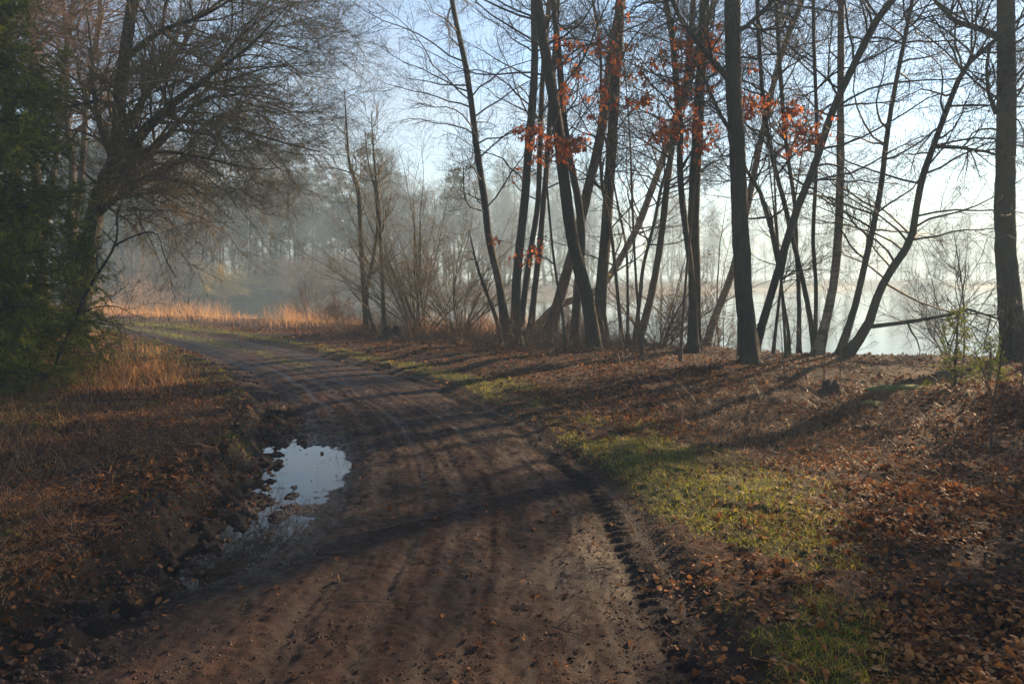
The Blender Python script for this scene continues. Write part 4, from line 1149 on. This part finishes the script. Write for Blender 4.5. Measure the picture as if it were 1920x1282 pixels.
for i in range(92):
    px = 120 + 830 * ((i * .618034) % 1.0) + rf.uniform(-8, 8)
    k = int(px // 20)
    if k not in edge_cache: edge_cache[k] = far_edge(k * 20)
    D = edge_cache[k] + 2 + rf.rand() ** 1.4 * 30
    D = max(D, 58)
    kd = rf.choice(['birch', 'alder', 'alder2', 'pine'], p=[.2, .33, .29, .18])
    if px < 330: D = max(50, D - 10)
    far_place(kd, at(px, D), D, rf.uniform(.72, 1.05) * (1.0 if px > 330 else 1.1), rf.rand() * 6.28)
for i in range(54):
    px = 150 + 640 * ((i * .618034) % 1.0)
    if 365 < px < 475: continue
    k = int(px // 20)
    if k not in edge_cache: edge_cache[k] = far_edge(k * 20)
    D = edge_cache[k] + rf.uniform(.2, 5)
    far_place('bush', at(px, D), D, rf.uniform(.6, 1.35), rf.rand() * 6.28)
far_place('gold', at(418, 69.5), 69.5, 1.25, .5, 'golden willow bush at the far water edge, brighter than the bushes round it', 1.0)
far_place('bush', at(262, 52), 52, 1.3, 1.5, 'large rust-brown rounded bush beyond the road bend at the left', 1.35)

# the wood on the far right shore: a single misty mass
rm = np.random.RandomState(303)
Vs = []; Qs = []; off = 0
pa = FAR['alder'][0]
mass = [(pa[0][1], pa[0][2]), (pa[1][1], pa[1][2][::3])]
pb = [(FAR['alder2'][0][0][1], FAR['alder2'][0][0][2]), (FAR['alder2'][0][1][1], FAR['alder2'][0][1][2][::3])]
def light(V, Q):
    used, inv = np.unique(Q.ravel(), return_inverse=True)
    return V[used], inv.reshape(-1, 4)
mass = [light(*m) for m in mass]; pb = [light(*m) for m in pb]
for i in range(170):
    t = rm.rand()
    x = -5 + 235 * t; y0 = np.interp(x, [-8, 2, 20, 45, 80, 140, 230], [85, 99, 122, 152, 182, 205, 205])
    y = y0 + 3 + rm.rand() * 30; x += rm.randn()
    if i >= 110:
        x = -85 + 100 * t; y = 108 + rm.rand() * 22 + max(0, x) * .8
    s_ = rm.uniform(.9, 1.3); a = rm.rand() * 6.28
    ca, sa = math.cos(a) * s_, math.sin(a) * s_
    for V, Q in (mass if i % 2 else pb):
        Vs.append(np.stack([V[:, 0] * ca - V[:, 1] * sa + x, V[:, 0] * sa + V[:, 1] * ca + y, V[:, 2] * s_ * 1.05 + .2], 1)); Qs.append(Q + off); off += len(V)
tag(build('far_wood', np.concatenate(Vs), quads=np.concatenate(Qs), mats=[M['far_twig']]), 'misty grey mass of bare trees along the far right shore of the lake', 'wood', kind='stuff')

# ------------------------------------------------------------------ ground cover
rg = np.random.RandomState(404)
def scatter(n, y0, y1, xf=.72, pw=1.0, x_rng=None):
    """points thinned with distance so that their spacing grows away from the road's near end"""
    y = y0 * (y1 / y0) ** rg.rand(n)
    if x_rng is None: x = (rg.rand(n) * 2 - 1) * (y * xf + .8)
    else: x = x_rng[0] + (x_rng[1] - x_rng[0]) * rg.rand(n)
    return x, y
def pos(x, y, dz=0): return np.stack([x, y, H(x, y) + dz], 1)

# fallen leaves
x, y = scatter(300000, 2.4, 24)
u, dl, dr, _ = road(x, y); g = green_mask(x, y, u, dl, dr); ld = lake_d(x, y)
dens = np.where((u > 0) & (u < 1), .015 + .12 * ((u < .08) | (u > .95)), np.where(dr > 0, .25 + .75 * sst(dr, .3, 1.4), .22 + .5 * np.clip(.4 + 1.6 * fbm(x * .8, y * .8, 3, 99), 0, 1)))
dens = dens * (1 - .55 * g) * (ld < 1.5) * np.clip(.55 + 1.3 * fbm(x * 1.3, y * 1.3, 3, 98), .15, 1)
k = rg.rand(len(x)) < dens
x, y = x[k], y[k]
sz = (.85 + .3 * rg.rand(len(x))) * (.011 + .028 * rg.rand(len(x)) ** 1.3) * (1 + .05 * y)
tn = np.clip(rg.rand(len(x)) * .75 + .35 * fbm(x * .7, y * .7, 2, 96) + .12, 0, 1)
lp_ = pos(x, y, .008); u_ = road(x, y)[0]; lp_[:, 2] = np.where((u_ > 0) & (u_ < 1), np.maximum(lp_[:, 2], PZ + .002), lp_[:, 2])
V, Tt, tn = leaves(rg, lp_, sz, tilt=.55, tint=tn)
tag(build('leaf_litter', V, tris=Tt, mats=[M['litter']], tint=tn, smooth=False), 'brown fallen leaves scattered over the forest floor', 'leaves', kind='stuff')

# green grass and moss on the verges
x, y = scatter(330000, 2.6, 27)
u, dl, dr, _ = road(x, y); g = green_mask(x, y, u, dl, dr)
k = rg.rand(len(x)) < g * (.35 + 1.1 * np.clip(fbm(x * 5, y * 5, 2, 95) + .45, 0, 1)) * (lake_d(x, y) < 0)
x, y = x[k], y[k]
h = (.018 + .045 * rg.rand(len(x)) ** 1.5) * (1 + .03 * y)
V, Q, Tt, tn = blades(rg, pos(x, y, -.004), h, .0028 * (1 + .10 * y) * np.ones(len(x)), .4 + 1.4 * rg.rand(len(x)), np.clip(rg.rand(len(x)) * .8 + .5 * fbm(x * 1.5, y * 1.5, 2, 94) + .1, 0, 1))
tag(build('grass', V, quads=Q, tris=Tt, mats=[M['grass']], tint=tn), 'short green grass along the verge of the dirt road', 'grass', kind='stuff')

# matted dry grass
def dry(n, y0, y1, prob, hfn, name, label, mat, wd=.003, bend=(.4, 1.2), lean=None, cat='grass', tmin=0):
    x, y = scatter(n, y0, y1)
    u, dl, dr, _ = road(x, y); ld = lake_d(x, y)
    k = rg.rand(n) < prob(x, y, u, dl, dr, ld)
    x, y = x[k], y[k]; u, dl, dr, _ = road(x, y)
    h = hfn(x, y, dl, dr) * (.45 + .75 * rg.rand(len(x)))
    V, Q, Tt, tn = blades(rg, pos(x, y, -.01), h, wd * (1 + .05 * y) * np.ones(len(x)), bend[0] + (bend[1] - bend[0]) * rg.rand(len(x)), np.clip(rg.rand(len(x)) * (1 - tmin) + tmin, 0, 1), lean)
    tag(build(name, V, quads=Q, tris=Tt, mats=[M[mat]], tint=tn), label, cat, kind='stuff')
dry(150000, 2.6, 13, lambda x, y, u, dl, dr, ld: (dl > .06) * np.clip(.45 + 1.5 * fbm(x * 1.2, y * 1.2, 3, 86), 0, .8), lambda x, y, dl, dr: .065 + .06 * sst(dl, .4, 2), 'matted_grass',
    'flattened dead grass covering the left bank beside the road', 'dry_grass', .003, (.5, 1.9), tmin=.08)
dry(290000, 5.0, 27, lambda x, y, u, dl, dr, ld: (dl > .35) * sst(dl, .35, 1.2) * (ld < 0) * np.clip(.5 + fbm(x * .9, y * .9, 2, 85) * 1.6, .1, 1) * (.06 + .94 * sst(y, 8.5, 12.5)), lambda x, y, dl, dr: (.20 + .32 * sst(dl, .5, 2.5)) * (.4 + .6 * sst(y, 8, 12)), 'tall_dry_grass',
    'sunlit orange dry grass on the left bank where the road bends', 'dry_grass', .003, (.2, .9), tmin=.15)
dry(110000, 20, 42, lambda x, y, u, dl, dr, ld: (dr > .6) * np.exp(-((ld + .4) / 1.5) ** 2) * np.clip(.42 + 3.0 * fbm(x * .55, y * .55, 2, 84), .04, 1), lambda x, y, dl, dr: .28 + .55 * np.clip(.35 + 2.2 * fbm(x * .5, y * .5, 2, 84), 0, 1), 'reeds',
    'pale orange reeds lining the lake shore beyond the bend', 'dry_grass', .0032, (.1, .8), cat='reeds', tmin=.35)
dry(90000, 12, 26, lambda x, y, u, dl, dr, ld: (dr > .9) * sst(ld, -4.2, -1.8) * (ld < .8) * np.clip(.45 + 1.4 * fbm(x * .8, y * .8, 2, 83), .05, 1) * sst(5.0 - x, 0, 3), lambda x, y, dl, dr: .15 + .20 * sst(y, 14, 20), 'dead_bracken',
    'reddish brown dead stems and grass round the feet of the lakeside trees', 'dry_stem', .003, (.3, 1.4), cat='undergrowth')
dry(60000, 4.5, 12, lambda x, y, u, dl, dr, ld: (dr > .9) * np.exp(-(((x - 2.7) / 1.5) ** 2 + ((y - 8.4) / 1.5) ** 2)) * .8, lambda x, y, dl, dr: .11 + 0 * x, 'pale_dry_grass',
    'thin bleached dry grass in the hollow right of the green verge', 'dry_grass', .0016, (.5, 1.6))
dry(60000, 2.8, 12, lambda x, y, u, dl, dr, ld: (dr > .5) * .16, lambda x, y, dl, dr: .06 + 0 * x, 'thin_dry_stems',
    'thin brown stems lying through the leaf litter right of the road', 'dry_stem', .002, (.8, 2.4), cat='undergrowth')

# woody tangle near the shore and in the left bank
def tangle(name, label, pts, n, L, seed, mat='dry_stem'):
    rng = np.random.RandomState(seed)
    xs = np.array([p[0] for p in pts]); ys = np.array([p[1] for p in pts]); rad = np.array([p[2] for p in pts])
    i = rng.randint(0, len(pts), n)
    x = xs[i] + rng.randn(n) * rad[i]; y = ys[i] + rng.randn(n) * rad[i] * .6
    k = (lake_d(x, y) < 1.2) & ((road(x, y)[0] < -.05) | (road(x, y)[0] > 1.1)); x, y = x[k], y[k]; n = len(x)
    b = pos(x, y, -.02)
    az = rng.rand(n) * 6.28; th = .2 + rng.rand(n) * 1.1
    d = np.stack([np.cos(az) * np.sin(th), np.sin(az) * np.sin(th), np.cos(th)], 1)
    out = np.zeros((n, 8, 3)); out[:, 0] = b; p = b.copy(); Ls = L * (.4 + rng.rand(n))
    for j in range(1, 8):
        d = d + rng.randn(n, 3) * .10; d[:, 2] -= .09; d /= np.linalg.norm(d, axis=1, keepdims=True)
        p = p + d * (Ls / 7)[:, None]; out[:, j] = p
    R = np.tile(np.linspace(.0042, .0016, 8), (n, 1))
    c, rc = grow(rng, out, R, 4, .3, 1, .22, .7, n=4, wig=.2, r0=.002, rtip=.0012)
    V, Q, MI = tubes([(out, R, 3, 0), (c, rc, 3, 0)])
    tn = np.full(len(V), .4) + .5 * (_tab[(np.arange(len(V)) // 24) % 8192] - .4)
    tag(build(name, V, quads=Q, mats=[M[mat]], tint=tn), label, 'undergrowth', kind='stuff')
tangle('bramble_tangle', 'tangled reddish bramble stems along the lake bank in the middle', [(at(p, d), d, .9) for p, d in ((640, 23), (700, 21.5), (760, 20.5), (840, 19.8), (900, 19), (960, 18), (1030, 17.4), (1090, 16.6), (1150, 16.2), (1230, 15.8), (880, 17.6), (980, 16.2), (1060, 15.2))], 2600, .8, 501)
tangle('bramble_stems', 'long bent dead stems lying over the left bank', [(-4.2, 5.6, .9), (-4.0, 7.5, 1.2), (-3.4, 4.5, .5), (-5.5, 9, 1.3), (-6.0, 11, 1.3), (-3.0, 6.5, .5)], 800, .45, 502)
tangle('bracken_stems', 'bent dead bracken stems on the ground before the lake bank at the right', [(2.2, 9.4, .8), (3.2, 9.0, .9), (2.7, 8.0, .8), (4.2, 9.4, .8), (3.7, 12.2, 1.2), (5.5, 7.4, 1.1), (4.3, 6.2, .8)], 520, .32, 503)

# crumbs of earth and grit on the road
n = 110000
x, y = scatter(n, 2.6, 16)
u, dl, dr, _ = road(x, y)
k = (u > -.16) & (u < 1.06) & (rg.rand(n) < .35 + .65 * ((u < .2) | (u > .88)) + .5 * fbm(x * 3, y * 3, 2, 78))
x, y, u = x[k], y[k], u[k]
c = len(x)
s = (.0020 + .0065 * rg.rand(c) ** 3) * (1 + 1.8 * (u < .18) * rg.rand(c)) * (1 + .05 * y)
_r = [(math.cos(a), math.sin(a)) for a in np.arange(5) * 2 * math.pi / 5]
OV = np.array([(a, b, -.1) for a, b in _r] + [(.62 * a - .1 * b, .62 * b + .1 * a, .52) for a, b in _r] + [(0, 0, .66)])
OT = np.array([t for i in range(5) for t in ((i, (i + 1) % 5, 5 + i), ((i + 1) % 5, 5 + (i + 1) % 5, 5 + i), (5 + i, 5 + (i + 1) % 5, 10))])
pp = pos(x, y); wz = pp[:, 2] > PZ
pp, s, c = pp[wz], s[wz], int(wz.sum())
an = rg.rand(c) * 6.28; jit = .7 + .6 * rg.rand(c, 11, 3)
o3 = OV[None] * jit
ox = o3[:, :, 0] * np.cos(an)[:, None] - o3[:, :, 1] * np.sin(an)[:, None]; oy = o3[:, :, 0] * np.sin(an)[:, None] + o3[:, :, 1] * np.cos(an)[:, None]
V = pp[:, None, :] + s[:, None, None] * np.stack([ox, oy, o3[:, :, 2]], -1)
tag(build('mud_crumbs', V.reshape(-1, 3), tris=(OT[None] + (np.arange(c) * 11)[:, None, None]).reshape(-1, 3), mats=[M['clod']], smooth=False), 'small wet crumbs of earth and grit on the dirt road', 'earth', kind='stuff')

# fallen twigs on the road
def stick(label, pts, r, seed):
    rng = np.random.RandomState(seed)
    q = []
    for a, b in pts:
        D = CAMH * F / (b - HOR); q.append(((a - 960) / F * D, D))
    q = np.array(q); s = spline(np.column_stack([q, H(q[:, 0], q[:, 1]) + r + .012]), 14)
    s[:, 2] = np.maximum(s[:, 2], H(s[:, 0], s[:, 1]) + r * .6)
    o = s[0].copy()
    R = np.linspace(r, r * .4, 14)
    a, ra = grow(rng, s[None], R[None], 5, .2, 1, .16, .6, n=4, wig=.15, up=0, r0=r * .5, rtip=.001)
    a[:, :, 2] = np.maximum(a[:, :, 2], H(a[:, :, 0], a[:, :, 1]) + .004)
    V, Q, _ = tubes([(s[None], R[None], 6, 0), (a, ra, 4, 0)], o)
    ob = build('fallen_twig', V, quads=Q, mats=[M['brown_bark']]); ob.location = tuple(o)
    tag(ob, label, 'twig', 'twigs fallen on the dirt road')
stick('longest forked twig lying across the middle of the road', [(690, 1016), (760, 1002), (830, 985), (908, 962)], .006, 1)
stick('short dark twig on the road right of the puddle, near the shadows of the trees', [(940, 842), (956, 838), (972, 836)], .006, 2)
stick('thin twig lying in the left wheel track below the puddle', [(595, 1060), (640, 1056), (675, 1053)], .005, 3)
stick('thin twig nearest the viewer in the left half of the road', [(630, 1160), (700, 1162), (770, 1168)], .004, 4)
stick('short dark twig at the edge of the small wet hollow', [(1120, 1082), (1135, 1078), (1150, 1076)], .005, 5)
stick('short thick dark twig nearest the viewer right of the middle', [(1040, 1205), (1056, 1213), (1066, 1220)], .006, 6)

shrub('willow_bush', 'small bluish-white twiggy bush at the far water edge right of the golden one', at(470, 74), 74, 40, 2.2, .35, twig='far_birch', bark='far_birch', seed=59, k1=4, k2=3, r0=.035, L1=.6, L2=.3, cat='bush')
# fallen trunks lying at the far shore
s = np.array([(at(560, 72), 72.5, -.6, .14), (at(600, 72), 72, -.45, .12), (at(640, 73), 73, -.1, .08), (at(672, 73), 73.5, .3, .05)])
s = spline(s, 16)
V, Q = rough_trunk(np.random.RandomState(9), s, 8)
o = build('driftwood_log', V - s[0, :3], quads=Q, mats=[M['brown_bark']]); o.location = tuple(s[0, :3])
tag(o, 'fallen trunk lying at the water edge below the misty wood', 'log')

# ------------------------------------------------------------------ the mist
m, n, l, o = newmat('haze_air')
pv = n.new('ShaderNodeVolumePrincipled')
pv.inputs['Color'].default_value = (.60, .83, 1.0, 1)
pv.inputs['Density'].default_value = HAZE_DENSITY
pv.inputs['Anisotropy'].default_value = .24
l.new(pv.outputs[0], o.inputs['Volume'])
x0, x1, y0, y1, z0, z1 = -901, 901, -61, 906, -4.0, 20.0
xs = [VV[:, 0].min() - 1, VV[:, 0].max() + 1]; ys = [VV[:, 1].min() - 1, VV[:, 1].max() + 1]
vs = [(a, b, c) for c in (z0, z1) for b in ys for a in xs]
hz = build('haze', vs, quads=[(0, 2, 3, 1), (4, 5, 7, 6), (0, 1, 5, 4), (2, 6, 7, 3), (0, 4, 6, 2), (1, 3, 7, 5)], mats=[m], smooth=False)
tag(hz, 'pale morning mist over the lake and wood', 'mist', kind='stuff')
